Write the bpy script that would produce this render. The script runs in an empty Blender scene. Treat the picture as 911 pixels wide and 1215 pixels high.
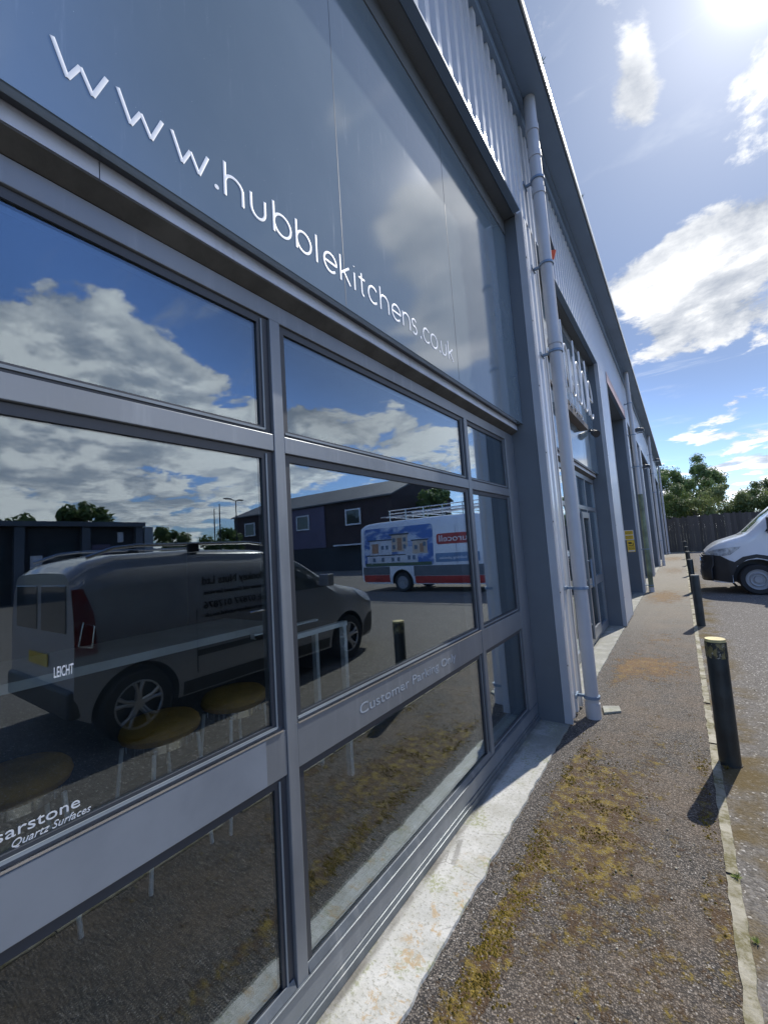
import bpy, bmesh, math, random
from mathutils import Vector, Matrix, noise
random.seed(11)
PI = math.pi
C = bpy.context.scene.collection
S = bpy.context.scene

# ------------------------------------------------------------------ camera
RW = ((0.81130015, -0.10385278, -0.57533179), (0.58097330, 0.03332437, 0.81324013), (-0.06528468, -0.99403425, 0.08737176))
cd = bpy.data.cameras.new('camera'); cam = bpy.data.objects.new('camera', cd); C.objects.link(cam)
cam.matrix_world = Matrix(((RW[0][0], -RW[0][1], -RW[0][2], 0), (RW[1][0], -RW[1][1], -RW[1][2], 0), (RW[2][0], -RW[2][1], -RW[2][2], 1.6), (0, 0, 0, 1)))
cd.sensor_fit = 'VERTICAL'; cd.sensor_height = 36; cd.lens = 492.5 / 1215 * 36
cd.clip_start = .02; cd.clip_end = 3000
S.camera = cam

# ------------------------------------------------------------------ light and sky
SUN_EL, SUN_AZ = 46.0, 14.0          # azimuth from +Y (along the building) towards +X
SKY = 0.135
SUN_STRENGTH = 4.6
EXPOSURE = 0.22
el, az = math.radians(SUN_EL), math.radians(SUN_AZ)
SD = Vector((math.cos(el) * math.sin(az), math.cos(el) * math.cos(az), math.sin(el)))
sl = bpy.data.lights.new('sun', 'SUN'); sl.energy = SUN_STRENGTH; sl.angle = math.radians(.5); sl.color = (1, .955, .88)
so = bpy.data.objects.new('sun', sl); C.objects.link(so); so.rotation_euler = SD.to_track_quat('Z', 'Y').to_euler()
S.view_settings.view_transform = 'Standard'; S.view_settings.look = 'None'
S.view_settings.exposure = EXPOSURE; S.view_settings.gamma = 1; S.view_settings.use_curve_mapping = False
S.render.engine = 'CYCLES'
S.cycles.max_bounces = 8; S.cycles.transparent_max_bounces = 16; S.cycles.glossy_bounces = 5


class NT:
    """tiny node helper"""
    def __init__(s, tree): s.t = tree; s.n = tree.nodes; s.l = tree.links
    def put(s, sock, v):
        if isinstance(v, bpy.types.NodeSocket): s.l.new(v, sock)
        elif v is not None: sock.default_value = v
    def m(s, op, a=None, b=None, c=None, clamp=False):
        n = s.n.new('ShaderNodeMath'); n.operation = op; n.use_clamp = clamp
        for i, v in enumerate((a, b, c)):
            if v is not None: s.put(n.inputs[i], v)
        return n.outputs[0]
    def v(s, op, a=None, b=None, sc=None):
        n = s.n.new('ShaderNodeVectorMath'); n.operation = op
        if a is not None: s.put(n.inputs[0], a)
        if b is not None: s.put(n.inputs[1], b)
        if sc is not None: s.put(n.inputs['Scale'], sc)
        return n.outputs['Value'] if op in ('DOT_PRODUCT', 'LENGTH', 'DISTANCE') else n.outputs[0]
    def noise(s, vec, scale, detail=4, rough=.55, dist=0.):
        n = s.n.new('ShaderNodeTexNoise'); s.put(n.inputs['Vector'], vec)
        n.inputs['Scale'].default_value = scale; n.inputs['Detail'].default_value = detail
        n.inputs['Roughness'].default_value = rough; n.inputs['Distortion'].default_value = dist
        return n.outputs['Fac']
    def voro(s, vec, scale, out='Distance', feature='F1'):
        n = s.n.new('ShaderNodeTexVoronoi'); n.feature = feature; s.put(n.inputs['Vector'], vec); n.inputs['Scale'].default_value = scale
        return n.outputs[out]
    def step(s, x, a, b, lo=0., hi=1.):
        n = s.n.new('ShaderNodeMapRange'); n.interpolation_type = 'SMOOTHSTEP'
        s.put(n.inputs['Value'], x); n.inputs['From Min'].default_value = a; n.inputs['From Max'].default_value = b
        n.inputs['To Min'].default_value = lo; n.inputs['To Max'].default_value = hi
        return n.outputs[0]
    def mix(s, fac, a, b):
        n = s.n.new('ShaderNodeMix'); n.data_type = 'RGBA'; s.put(n.inputs[0], fac)
        for k, v in ((6, a), (7, b)):
            if isinstance(v, tuple) and len(v) == 3: v = v + (1,)
            s.put(n.inputs[k], v)
        return n.outputs[2]
    def sep(s, vec):
        n = s.n.new('ShaderNodeSeparateXYZ'); s.put(n.inputs[0], vec); return n.outputs
    def comb(s, x, y, z):
        n = s.n.new('ShaderNodeCombineXYZ')
        for i, v in enumerate((x, y, z)): s.put(n.inputs[i], v)
        return n.outputs[0]


def build_world():
    w = bpy.data.worlds.new('World'); S.world = w; w.use_nodes = True
    t = NT(w.node_tree); t.n.clear()
    out = t.n.new('ShaderNodeOutputWorld'); bg = t.n.new('ShaderNodeBackground')
    sky = t.n.new('ShaderNodeTexSky'); sky.sky_type = 'NISHITA'; sky.sun_disc = False
    sky.sun_elevation = el; sky.sun_rotation = az; sky.air_density = 1.0; sky.dust_density = .6; sky.ozone_density = 1.5
    tc = t.n.new('ShaderNodeTexCoord'); D = t.v('NORMALIZE', tc.outputs['Generated'])
    z = t.sep(D)[2]
    zz = t.m('ADD', t.m('MAXIMUM', z, 0.), .16)
    P = t.v('SCALE', D, sc=t.m('DIVIDE', 1., zz))
    # cumulus: fractal density with banks of cloud where they stand
    def fb(vec): return t.noise(vec, 2.3, 10, .60, .2)
    n1 = fb(P)
    off = Vector(SD) * .12
    n2 = fb(t.v('ADD', P, tuple(off)))
    banks = [  # direction, amount, width
        ((.852, .331, .425), .36, .12), ((.90, .27, .36), .34, .16), ((.82, .43, .37), .34, .10), ((.95, .2, .30), .25, .2), ((.946, .267, .20), .22, .20), ((.872, .45, .20), .24, .20),
        ((.745, .639, .16), .16, .14), ((.69, .66, .30), .26, .06), ((.60, .75, .20), .13, .16), ((.478, .847, .25), .28, .10), ((.611, .668, .44), .08, .07),
        ((.396, .666, .632), .46, .09), ((.345, .735, .58), .42, .09), ((.295, .786, .543), .40, .09), ((.33, .83, .45), .35, .09),
        ((.061, .897, .439), .22, .10), ((.142, .863, .485), .24, .09), ((-.015, .90, .42), .15, .06), ((.11, .93, .40), .17, .09), ((.02, .92, .37), .12, .07),
        ((.013, .700, .714), .30, .034), ((.016, .725, .688), .32, .036), ((.02, .750, .66), .22, .03), ((.14, .70, .70), .05, .10), ((-.091, .616, .783), .13, .07), ((.10, .98, .13), .16, .09), ((.02, .995, .10), .12, .10),
        ((.679, .44, .588), -.34, .24), ((.60, .50, .62), -.20, .2), ((.55, .72, .40), -.12, .12), ((.92, .15, .42), -.1, .12),
        ((-.03, .82, .57), -.22, .13), ((.09, .955, .28), -.12, .07), ((.05, .80, .60), -.18, .09), ((-.02, .97, .26), -.12, .09)]
    acc = None
    for d, a, s in banks:
        d = Vector(d).normalized()
        dd = t.v('DISTANCE', D, tuple(d))
        g = t.m('MULTIPLY', t.m('EXPONENT', t.m('MULTIPLY', t.m('MULTIPLY', dd, dd), -1. / (s * s))), a)
        acc = g if acc is None else t.m('ADD', acc, g)
    dens = t.m('ADD', t.m('ADD', t.m('MULTIPLY', t.m('SUBTRACT', n1, .5), 2.1), .48), t.m('MULTIPLY', acc, .95))
    cover = t.step(dens, .60, .73)
    thick = t.step(dens, .70, 1.05)
    lit = t.m('ADD', t.m('MULTIPLY', t.m('SUBTRACT', n1, n2), 5.6), .60, clamp=True)
    sunprox = t.m('MAXIMUM', t.v('DOT_PRODUCT', D, tuple(SD)), 0.)
    # thin high streaks
    q = t.comb(t.m('MULTIPLY', t.sep(P)[0], 1.1), t.m('MULTIPLY', t.sep(P)[1], 3.6), 0.)
    wisp = t.m('MULTIPLY', t.step(t.noise(q, 1.3, 6, .62, .5), .54, .76), t.step(sunprox, .3, .9, 0., .8))
    white = t.mix(lit, (3.0, 3.4, 4.1), (8.2, 8.3, 8.4))
    white = t.mix(t.m('MULTIPLY', thick, t.m('SUBTRACT', 1.05, lit)), white, t.mix(t.step(sunprox, .78, .92), (3.0, 3.45, 4.2), (4.3, 4.6, 5.1)))
    white = t.v('SCALE', white, sc=t.step(sunprox, .70, .82, 1.75, .86))
    # milky air and the aureole round the sun
    sc = t.n.new('ShaderNodeVectorMath'); sc.operation = 'SCALE'
    base = t.mix(t.step(sunprox, .78, 1.0, 0.0, .45), t.v('SCALE', t.v('MULTIPLY', sky.outputs[0], t.mix(t.step(sunprox, .74, .90), (.68, .88, 1.26), (.78, .89, 1.12))), sc=t.m('MULTIPLY', t.step(sunprox, .64, .90, 1.65, .54), t.step(z, .0, .38, .66, 1.))), (2.2, 2.9, 4.0))
    col = t.mix(t.m('MULTIPLY', wisp, .55), base, (6.6, 7.0, 7.4))
    col = t.mix(t.m('MULTIPLY', cover, .93), col, white)
    glow = t.m('ADD', t.m('MULTIPLY', t.m('POWER', sunprox, 1400.), 30.), t.m('ADD', t.m('MULTIPLY', t.m('POWER', sunprox, 130.), 2.2), t.m('MULTIPLY', t.m('POWER', sunprox, 20.), .55)))
    gl = t.v('SCALE', (1., .97, .9), sc=glow)
    col = t.v('ADD', col, gl)
    t.put(bg.inputs[0], col); bg.inputs[1].default_value = SKY
    t.l.new(bg.outputs[0], out.inputs[0])
build_world()

# ------------------------------------------------------------------ materials
def lin(r, g, b):
    f = lambda c: (c / 255 / 12.92) if c / 255 <= .04045 else ((c / 255 + .055) / 1.055) ** 2.4
    return (f(r), f(g), f(b), 1)

MATS = {}
def mat(name, col, rough=.6, metal=0., bump=0., bscale=40, var=.12, vscale=3., spec=.5, coat=0., ior=1.5, dirt=None, rvar=0.):
    """plain painted / plastic / metal surface with a little unevenness"""
    if name in MATS: return MATS[name]
    m = bpy.data.materials.new(name); m.use_nodes = True; MATS[name] = m
    t = NT(m.node_tree); b = t.n['Principled BSDF']
    if len(col) == 3: col = tuple(col) + (1,)
    tc = t.n.new('ShaderNodeTexCoord').outputs['Object']
    n = t.noise(tc, vscale, 6, .6)
    dark = tuple(c * (1 - var) for c in col[:3]); light = tuple(min(1, c * (1 + var)) for c in col[:3])
    c = t.mix(t.step(n, .3, .7), dark, light)
    if dirt:
        st = t.v('MULTIPLY', tc, (1., 14., .8))
        c = t.mix(t.m('MULTIPLY', t.step(t.noise(st, 1.1, 6, .7), .5, .78), dirt[1]), c, dirt[0])
    t.put(b.inputs['Base Color'], c)
    b.inputs['Roughness'].default_value = rough
    if rvar: t.put(b.inputs['Roughness'], t.m('ADD', rough, t.m('MULTIPLY', t.m('SUBTRACT', t.noise(tc, vscale * 4, 5, .6), .5), rvar)))
    b.inputs['Metallic'].default_value = metal; b.inputs['IOR'].default_value = ior
    b.inputs['Specular IOR Level'].default_value = spec; b.inputs['Coat Weight'].default_value = coat; b.inputs['Coat Roughness'].default_value = .04
    if bump:
        bn = t.n.new('ShaderNodeBump'); bn.inputs['Strength'].default_value = bump; bn.inputs['Distance'].default_value = .01
        t.put(bn.inputs['Height'], t.noise(tc, bscale, 4, .6)); t.l.new(bn.outputs[0], b.inputs['Normal'])
    return m

def glass_mat(name, tint, refl=.2, power=3.4, rough=0.0, gcol=(.93, .96, 1, 1)):
    m = bpy.data.materials.new(name); m.use_nodes = True; t = NT(m.node_tree); t.n.clear(); MATS[name] = m
    out = t.n.new('ShaderNodeOutputMaterial'); tr = t.n.new('ShaderNodeBsdfTransparent'); tr.inputs[0].default_value = tint
    gl = t.n.new('ShaderNodeBsdfAnisotropic'); gl.inputs['Roughness'].default_value = rough; gl.inputs[0].default_value = gcol
    lw = t.n.new('ShaderNodeLayerWeight'); lw.inputs[0].default_value = .5
    f = t.m('ADD', refl, t.m('MULTIPLY', t.m('POWER', lw.outputs['Facing'], power), 1 - refl), clamp=True)
    mx = t.n.new('ShaderNodeMixShader'); t.put(mx.inputs[0], f); t.l.new(tr.outputs[0], mx.inputs[1]); t.l.new(gl.outputs[0], mx.inputs[2])
    t.l.new(mx.outputs[0], out.inputs[0]); return m

M_frame = mat('frame_paint', (.198, .214, .230), .34, .35, .03, 300, .10, 2., dirt=((.34, .36, .37), .42), rvar=.2)
M_framed = mat('frame_dark', (.035, .040, .048), .45, 0, 0, 40, .1)
M_bead = mat('gasket', (.20, .23, .25), .4, .2)
M_sill = mat('sill_metal', (.17, .19, .205), .42, .5, .05, 90, .15, 4., dirt=((.42, .42, .40), .4), rvar=.25)
M_col = mat('column_paint', (.116, .132, .146), .5, .15, .05, 60, .10, 1.3, dirt=((.16, .17, .17), .35), rvar=.2)
M_clad = mat('silver_cladding', (.60, .61, .625), .30, .22, 0, 60, .03, 1., spec=.8, coat=.25)
M_trim = mat('eaves_metal', (.16, .225, .31), .45, .35, .02, 40, .08, 1.)
M_trimw = mat('gutter_edge', (.62, .63, .60), .4, .2, .05, 60, .15, 3.)
M_pipe = mat('pipe_paint', (.40, .41, .425), .38, .1, .02, 60, .08, 2., dirt=((.5, .5, .48), .2))
M_pipegreen = mat('pipe_algae', (.13, .16, .10), .6, .05, .05, 60, .45, 3.)
M_white = mat('white_letter', (.84, .85, .86), .45, 0, 0, 40, .02)
M_decal = mat('pale_decal', (.55, .58, .60), .5, 0, 0, 40, .03)
M_faint = mat('worn_letter', (.30, .34, .38), .45, .1, 0, 40, .1)
M_blackp = mat('black_plastic', (.022, .024, .027), .5, 0, .1, 200, .15)
M_tyre = mat('tyre_rubber', (.022, .022, .023), .8, 0, .2, 120, .2)
M_rim = mat('alloy_rim', (.45, .46, .48), .3, .8)
M_steelrim = mat('steel_rim', (.30, .31, .33), .45, .6)
M_greyvan = mat('silver_grey_paint', (.32, .325, .34), .30, .15, 0, 40, .03, 1., coat=.8)
M_whitevan = mat('white_paint', (.70, .73, .77), .28, 0, 0, 40, .02, 1., coat=.6)
M_vglass = mat('vehicle_glass', (.035, .045, .05), .05, 0, 0, 40, .02, 1., coat=.6, ior=1.6)
M_vscreen = mat('windscreen_glass', (.12, .17, .17), .06, 0, 0, 40, .2, 2., coat=.6, ior=1.6)
M_chrome = mat('chrome', (.75, .76, .78), .14, 1.)
M_redlens = mat('red_lens', (.16, .012, .012), .15, 0, 0, 40, .2, 5., coat=.8)
M_lamp = mat('headlamp_lens', (.42, .46, .50), .12, .2, 0, 40, .4, 14., coat=.8)
M_red = mat('red_panel', (.42, .035, .03), .45)
M_greypanel = mat('grey_panel', (.10, .115, .13), .5)
M_yellow = mat('pale_yellow', (.60, .50, .22), .6, 0, .2, 120, .3, 9.)
M_post = mat('post_paint', (.020, .028, .030), .42, 0, .25, 60, .4, 7., rvar=.3)
M_brickdark = mat('dark_cladding_wall', (.045, .028, .030), .8, 0, 0, 40, .25, 1.)
M_purple = mat('lilac_wall', (.125, .105, .165), .7, 0, 0, 40, .1, 1.)
M_roof = mat('grey_roof', (.13, .135, .14), .6, .2, 0, 40, .15, .4)
M_dkwall = mat('dark_wall', (.035, .04, .046), .8, 0, 0, 40, .2, .6)  # even dark wall colour of the buildings opposite
M_greywall = mat('grey_unit_wall', (.115, .13, .15), .6, .1, 0, 40, .15, .6)
M_white2 = mat('white_frame', (.70, .71, .72), .5)
def wood_mat():
    m = bpy.data.materials.new('fence_wood'); m.use_nodes = True; t = NT(m.node_tree); b = t.n['Principled BSDF']
    tc = t.n.new('ShaderNodeTexCoord').outputs['Object']
    cellx = t.m('FLOOR', t.m('DIVIDE', t.m('ADD', t.sep(tc)[0], 4.), .1525))
    wn = t.n.new('ShaderNodeTexWhiteNoise'); wn.noise_dimensions = '1D'; t.put(wn.inputs['W'], cellx)
    c = t.mix(wn.outputs['Value'], (.050, .043, .038), (.135, .118, .104))
    c = t.mix(t.m('MULTIPLY', t.noise(t.v('MULTIPLY', tc, (30., 30., 1.5)), 1., 5, .6), .6), c, (.05, .045, .035))
    t.put(b.inputs['Base Color'], c); b.inputs['Roughness'].default_value = .85; return m
M_wood = wood_mat()
M_mustard = mat('mustard_fabric', (.38, .205, .03), .85, 0, .4, 400, .15, 8.)
M_dark = mat('interior_dark', (.035, .038, .042), .7, 0, 0, 40, .15)
M_intwall = mat('interior_wall', (.10, .105, .11), .8)
M_intfloor = mat('interior_floor_tile', (.075, .072, .068), .5, 0, 0, 40, .2)
M_counter = mat('counter_top', (.55, .57, .58), .35)
M_leafin = mat('indoor_leaf', (.03, .12, .045), .5)
M_pink = mat('pink_fascia', (.50, .34, .31), .5)
M_orange = mat('orange_red', (.75, .12, .05), .5)
M_signy = mat('sign_yellow', (.80, .50, .04), .5)
M_signw = mat('sign_white', (.70, .66, .62), .5)
M_black = mat('print_black', (.02, .02, .02), .6)
M_glass = glass_mat('pane_glass', (.86, .90, .89, 1), .115, 2.3, gcol=(.86, .94, 1, 1))

def sign_mat():
    m = bpy.data.materials.new('gloss_sign_panel'); m.use_nodes = True; t = NT(m.node_tree); b = t.n['Principled BSDF']
    tc = t.n.new('ShaderNodeTexCoord').outputs['Object']
    n = t.noise(tc, 1.2, 5, .6)
    c = t.mix(t.step(n, .3, .7), (.135, .182, .215), (.160, .208, .240))
    st = t.v('MULTIPLY', tc, (1., 30., 2.2))
    drip = t.m('MULTIPLY', t.step(t.noise(st, 1., 7, .75), .56, .80), t.step(t.noise(tc, 2.3, 3, .5), .42, .66))
    c = t.mix(t.m('MULTIPLY', drip, .85), c, (.34, .40, .46))
    sp = t.step(t.voro(tc, 26.), .035, .015)
    c = t.mix(t.m('MULTIPLY', sp, .6), c, (.55, .58, .6))
    t.put(b.inputs['Base Color'], c); b.inputs['IOR'].default_value = 2.5
    t.put(b.inputs['Roughness'], t.m('ADD', .075, t.m('MULTIPLY', drip, .25)))
    b.inputs['Metallic'].default_value = .12
    return m
M_sign = sign_mat()

def ground_mat(name, kind):
    m = bpy.data.materials.new(name); m.use_nodes = True; t = NT(m.node_tree); b = t.n['Principled BSDF']
    tc = t.n.new('ShaderNodeTexCoord').outputs['Object']
    X, Y, Z = t.sep(tc)[0:3]
    big = t.noise(tc, .35, 5, .6); mid = t.noise(tc, 2.2, 6, .65); fine = t.noise(tc, 22., 4, .6)
    if kind == 'pavement':
        wv = t.n.new('ShaderNodeTexNoise'); t.put(wv.inputs['Vector'], tc); wv.inputs['Scale'].default_value = 130.; wv.inputs['Detail'].default_value = 2
        vs = t.n.new('ShaderNodeTexVoronoi'); t.put(vs.inputs['Vector'], t.v('ADD', tc, t.v('SCALE', wv.outputs['Color'], sc=.008))); vs.inputs['Scale'].default_value = 150.
        cell = t.sep(vs.outputs['Color'])[0]; dist = vs.outputs['Distance']
        c = t.mix(cell, (.062, .053, .045), (.265, .228, .188))
        c = t.mix(t.step(cell, .93, .97), c, (.42, .39, .35))
        c = t.mix(t.step(dist, .30, .66), c, (.022, .020, .018))
        # fresh, greyer strip next to the building and brown dust further out
        c = t.mix(t.m('MULTIPLY', t.step(mid, .34, .62), t.step(X, -.85, -.5, .03, .48)), c, t.mix(cell, (.062, .042, .026), (.225, .165, .110)))
        far = t.step(Y, 5., 14.)
        c = t.mix(t.m('MULTIPLY', far, .65), c, (.270, .250, .200))
        # moss: banks along the building plus patches further on
        def spot(x, y, sx, sy, a):
            ex = t.m('POWER', t.m('DIVIDE', t.m('SUBTRACT', X, x), sx), 2.); ey = t.m('POWER', t.m('DIVIDE', t.m('SUBTRACT', Y, y), sy), 2.)
            return t.m('MULTIPLY', t.m('EXPONENT', t.m('MULTIPLY', t.m('ADD', ex, ey), -1.)), a)
        acc = 0.
        for s in MOSS: acc = t.m('ADD', acc, spot(*s))
        mn = t.m('ADD', t.m('MULTIPLY', t.m('ADD', t.noise(tc, 7., 6, .75), t.m('MULTIPLY', t.m('SUBTRACT', t.noise(tc, 42., 4, .7), .5), .7)), .95), t.m('MULTIPLY', acc, .85))
        mask = t.step(mn, .575, .74)
        mc = t.mix(t.step(t.noise(tc, 16., 4, .6), .44, .66), (.070, .036, .010), (.215, .152, .014))
        mc = t.mix(t.step(Y, 4.2, 6.0, 0., .6), mc, (.21, .105, .025))
        c = t.mix(t.m('MULTIPLY', mask, t.m('MULTIPLY', t.step(fine, .25, .5, .45, .95), t.step(cell, .70, .85, 1., .35))), c, mc)
        h = t.m('ADD', t.m('MULTIPLY', t.m('SUBTRACT', 1., dist), .8), t.m('MULTIPLY', mask, t.m('MULTIPLY', t.noise(tc, 70., 4, .7), 2.0)))
        bd, bs = .005, .9
        b.inputs['Roughness'].default_value = .85
    else:
        vs = t.n.new('ShaderNodeTexVoronoi'); t.put(vs.inputs['Vector'], tc); vs.inputs['Scale'].default_value = 95.
        cell = t.sep(vs.outputs['Color'])[0]; dist = vs.outputs['Distance']
        c = t.mix(cell, (.095, .088, .080), (.225, .210, .190))
        c = t.mix(t.step(cell, .95, .98), c, (.50, .48, .44))
        c = t.mix(t.m('MULTIPLY', t.step(big, .35, .7), .30), c, (.15, .135, .115))
        c = t.mix(t.m('MULTIPLY', t.step(mid, .55, .75), .25), c, (.10, .088, .07))
        edge = t.m('MULTIPLY', t.step(t.m('ABSOLUTE', t.m('SUBTRACT', X, .15)), .35, .05), t.step(mid, .42, .62))
        c = t.mix(t.m('MULTIPLY', edge, .8), c, (.12, .085, .03))
        h = t.m('SUBTRACT', 1., dist); bd, bs = .004, .8
        b.inputs['Roughness'].default_value = 1.; b.inputs['Specular IOR Level'].default_value = .15
    t.put(b.inputs['Base Color'], c)
    bn = t.n.new('ShaderNodeBump'); bn.inputs['Strength'].default_value = bs; bn.inputs['Distance'].default_value = bd
    t.put(bn.inputs['Height'], h); t.l.new(bn.outputs[0], b.inputs['Normal'])
    return m
MOSS = [(-.775, 1.55, .075, .30, .34), (-.765, 2.15, .07, .30, .30), (-.765, 2.85, .07, .40, .34), (-.74, 3.35, .06, .25, .30), (-.54, 2.45, .10, .30, .30), (-.46, 2.80, .11, .40, .31), (-.60, 2.95, .09, .35, .24), (-.80, 1.15, .06, .3, .3),
        (-.45, 5.9, .35, .55, .36), (-.72, 5.5, .10, .5, .22), (-.40, 7.4, .3, .5, .14), (-.5, 12.2, .4, 1.2, .38), (-.4, 20., .5, 2., .22), (-.05, 3.2, .04, .6, .22), (-.02, 2.2, .06, .35, .28), (-.5, 28., .6, 2.5, .28), (-.40, 1.9, .25, .5, .10), (-.62, 2.5, .17, .9, .17), (-.30, 2.2, .20, .7, .12), (-.35, 3.6, .25, .6, .13)]
M_pave = ground_mat('coarse_asphalt_moss', 'pavement')
M_tar = ground_mat('car_park_asphalt', 'tar')

def concrete_mat():
    m = bpy.data.materials.new('painted_concrete'); m.use_nodes = True; t = NT(m.node_tree); b = t.n['Principled BSDF']
    tc = t.n.new('ShaderNodeTexCoord').outputs['Object']; X, Y, Z = t.sep(tc)[0:3]
    n = t.noise(tc, 5., 7, .65); f = t.noise(tc, 60., 4, .7)
    c = t.mix(t.step(n, .3, .7), (.40, .395, .36), (.54, .53, .49))
    c = t.mix(t.m('MULTIPLY', t.step(f, .52, .64), .65), c, (.20, .20, .15))
    c = t.mix(t.m('MULTIPLY', t.step(t.noise(tc, 3.6, 5, .65), .50, .62), t.step(f, .42, .56, .0, .7)), c, (.24, .26, .10))
    tan = t.m('MULTIPLY', t.step(t.noise(tc, 16., 7, .72, .4), .54, .62), t.m('MULTIPLY', t.step(Y, 2.3, 1.7), t.step(X, -1.12, -1.06)))
    c = t.mix(t.m('MULTIPLY', tan, .9), c, (.40, .29, .16))
    c = t.mix(t.m('MULTIPLY', t.step(t.noise(tc, 2.6, 7, .75), .44, .66), .55), c, (.30, .29, .23))
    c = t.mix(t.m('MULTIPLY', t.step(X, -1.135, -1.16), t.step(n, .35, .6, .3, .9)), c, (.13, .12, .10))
    c = t.mix(t.m('MULTIPLY', t.step(Y, 2.8, 3.5), t.step(n, .3, .55, .2, .8)), c, (.16, .16, .13))
    crack = t.step(t.voro(t.v('ADD', tc, t.v('SCALE', (0.02, .02, 0.), sc=f)), 3.1, feature='DISTANCE_TO_EDGE'), .010, .003)
    c = t.mix(t.m('MULTIPLY', t.m('MULTIPLY', crack, t.step(t.noise(tc, 1.7, 2, .5), .56, .6)), .5), c, (.07, .065, .05))
    t.put(b.inputs['Base Color'], c); b.inputs['Roughness'].default_value = .75
    bn = t.n.new('ShaderNodeBump'); bn.inputs['Strength'].default_value = .7; bn.inputs['Distance'].default_value = .004
    t.put(bn.inputs['Height'], t.m('ADD', f, n)); t.l.new(bn.outputs[0], b.inputs['Normal'])
    return m
M_conc = concrete_mat()
def kerb_mat():
    m = bpy.data.materials.new('kerb_concrete'); m.use_nodes = True; t = NT(m.node_tree); b = t.n['Principled BSDF']
    tc = t.n.new('ShaderNodeTexCoord').outputs['Object']
    n = t.noise(tc, 6., 6, .7); f = t.noise(tc, 45., 4, .7)
    c = t.mix(t.step(n, .3, .7), (.24, .22, .16), (.40, .375, .30))
    c = t.mix(t.m('MULTIPLY', t.step(t.noise(tc, 3.6, 6, .75), .44, .58), t.step(f, .35, .6, .35, .95)), c, (.12, .105, .035))
    t.put(b.inputs['Base Color'], c); b.inputs['Roughness'].default_value = .85
    bn = t.n.new('ShaderNodeBump'); bn.inputs['Strength'].default_value = .8; bn.inputs['Distance'].default_value = .005
    t.put(bn.inputs['Height'], f); t.l.new(bn.outputs[0], b.inputs['Normal'])
    return m
M_kerb = kerb_mat()

def leaf_mat(name, a, b_):
    m = bpy.data.materials.new(name); m.use_nodes = True; t = NT(m.node_tree); t.n.clear()
    out = t.n.new('ShaderNodeOutputMaterial'); df = t.n.new('ShaderNodeBsdfPrincipled'); tl = t.n.new('ShaderNodeBsdfTranslucent')
    tc = t.n.new('ShaderNodeTexCoord').outputs['Object']
    c = t.mix(t.step(t.noise(tc, 1.3, 4, .6), .35, .65), a, b_); c = t.mix(t.m('MULTIPLY', t.noise(tc, 9., 2, .5), .6), c, tuple(x * 1.25 for x in b_))
    t.put(df.inputs['Base Color'], c); df.inputs['Roughness'].default_value = .55; t.put(tl.inputs[0], c)
    mx = t.n.new('ShaderNodeMixShader'); mx.inputs[0].default_value = .42
    t.l.new(df.outputs[0], mx.inputs[1]); t.l.new(tl.outputs[0], mx.inputs[2]); t.l.new(mx.outputs[0], out.inputs[0]); return m
M_leaf1 = leaf_mat('leaf_dark', (.070, .112, .035), (.130, .195, .055))
M_leaf2 = leaf_mat('leaf_mid', (.055, .095, .022), (.105, .150, .035))
M_leaf3 = leaf_mat('leaf_pale', (.12, .16, .045), (.20, .24, .085))
M_bark = mat('bark', (.09, .07, .05), .9, 0, .5, 30, .3)
M_moss = leaf_mat('moss_green', (.11, .065, .008), (.25, .18, .012))

# ------------------------------------------------------------------ mesh helpers
def box(bm, x0, x1, y0, y1, z0, z1):
    v = [bm.verts.new((x, y, z)) for z in (z0, z1) for y in (y0, y1) for x in (x0, x1)]
    for f in ((0, 2, 3, 1), (4, 5, 7, 6), (0, 1, 5, 4), (2, 6, 7, 3), (0, 4, 6, 2), (1, 3, 7, 5)): bm.faces.new([v[i] for i in f])
def prism_xz(bm, pts, y0, y1):      # polygon in (x,z) extruded along y
    a = [bm.verts.new((x, y0, z)) for x, z in pts]; b = [bm.verts.new((x, y1, z)) for x, z in pts]; n = len(pts)
    bm.faces.new(a); bm.faces.new(b[::-1])
    for i in range(n): bm.faces.new((a[i], b[i], b[(i + 1) % n], a[(i + 1) % n]))
def prism_xy(bm, pts, z0, z1):
    a = [bm.verts.new((x, y, z0)) for x, y in pts]; b = [bm.verts.new((x, y, z1)) for x, y in pts]; n = len(pts)
    bm.faces.new(a[::-1]); bm.faces.new(b)
    for i in range(n): bm.faces.new((a[i], a[(i + 1) % n], b[(i + 1) % n], b[i]))
def cyl(bm, p0, p1, r0, r1=None, n=16, caps=True):
    p0, p1 = Vector(p0), Vector(p1); r1 = r0 if r1 is None else r1
    d = (p1 - p0).normalized(); u = d.orthogonal().normalized(); w = d.cross(u)
    a = [bm.verts.new(p0 + (u * math.cos(2 * PI * i / n) + w * math.sin(2 * PI * i / n)) * r0) for i in range(n)]
    b = [bm.verts.new(p1 + (u * math.cos(2 * PI * i / n) + w * math.sin(2 * PI * i / n)) * r1) for i in range(n)]
    for i in range(n): bm.faces.new((a[i], a[(i + 1) % n], b[(i + 1) % n], b[i]))
    if caps: bm.faces.new(a[::-1]); bm.faces.new(b)
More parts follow.
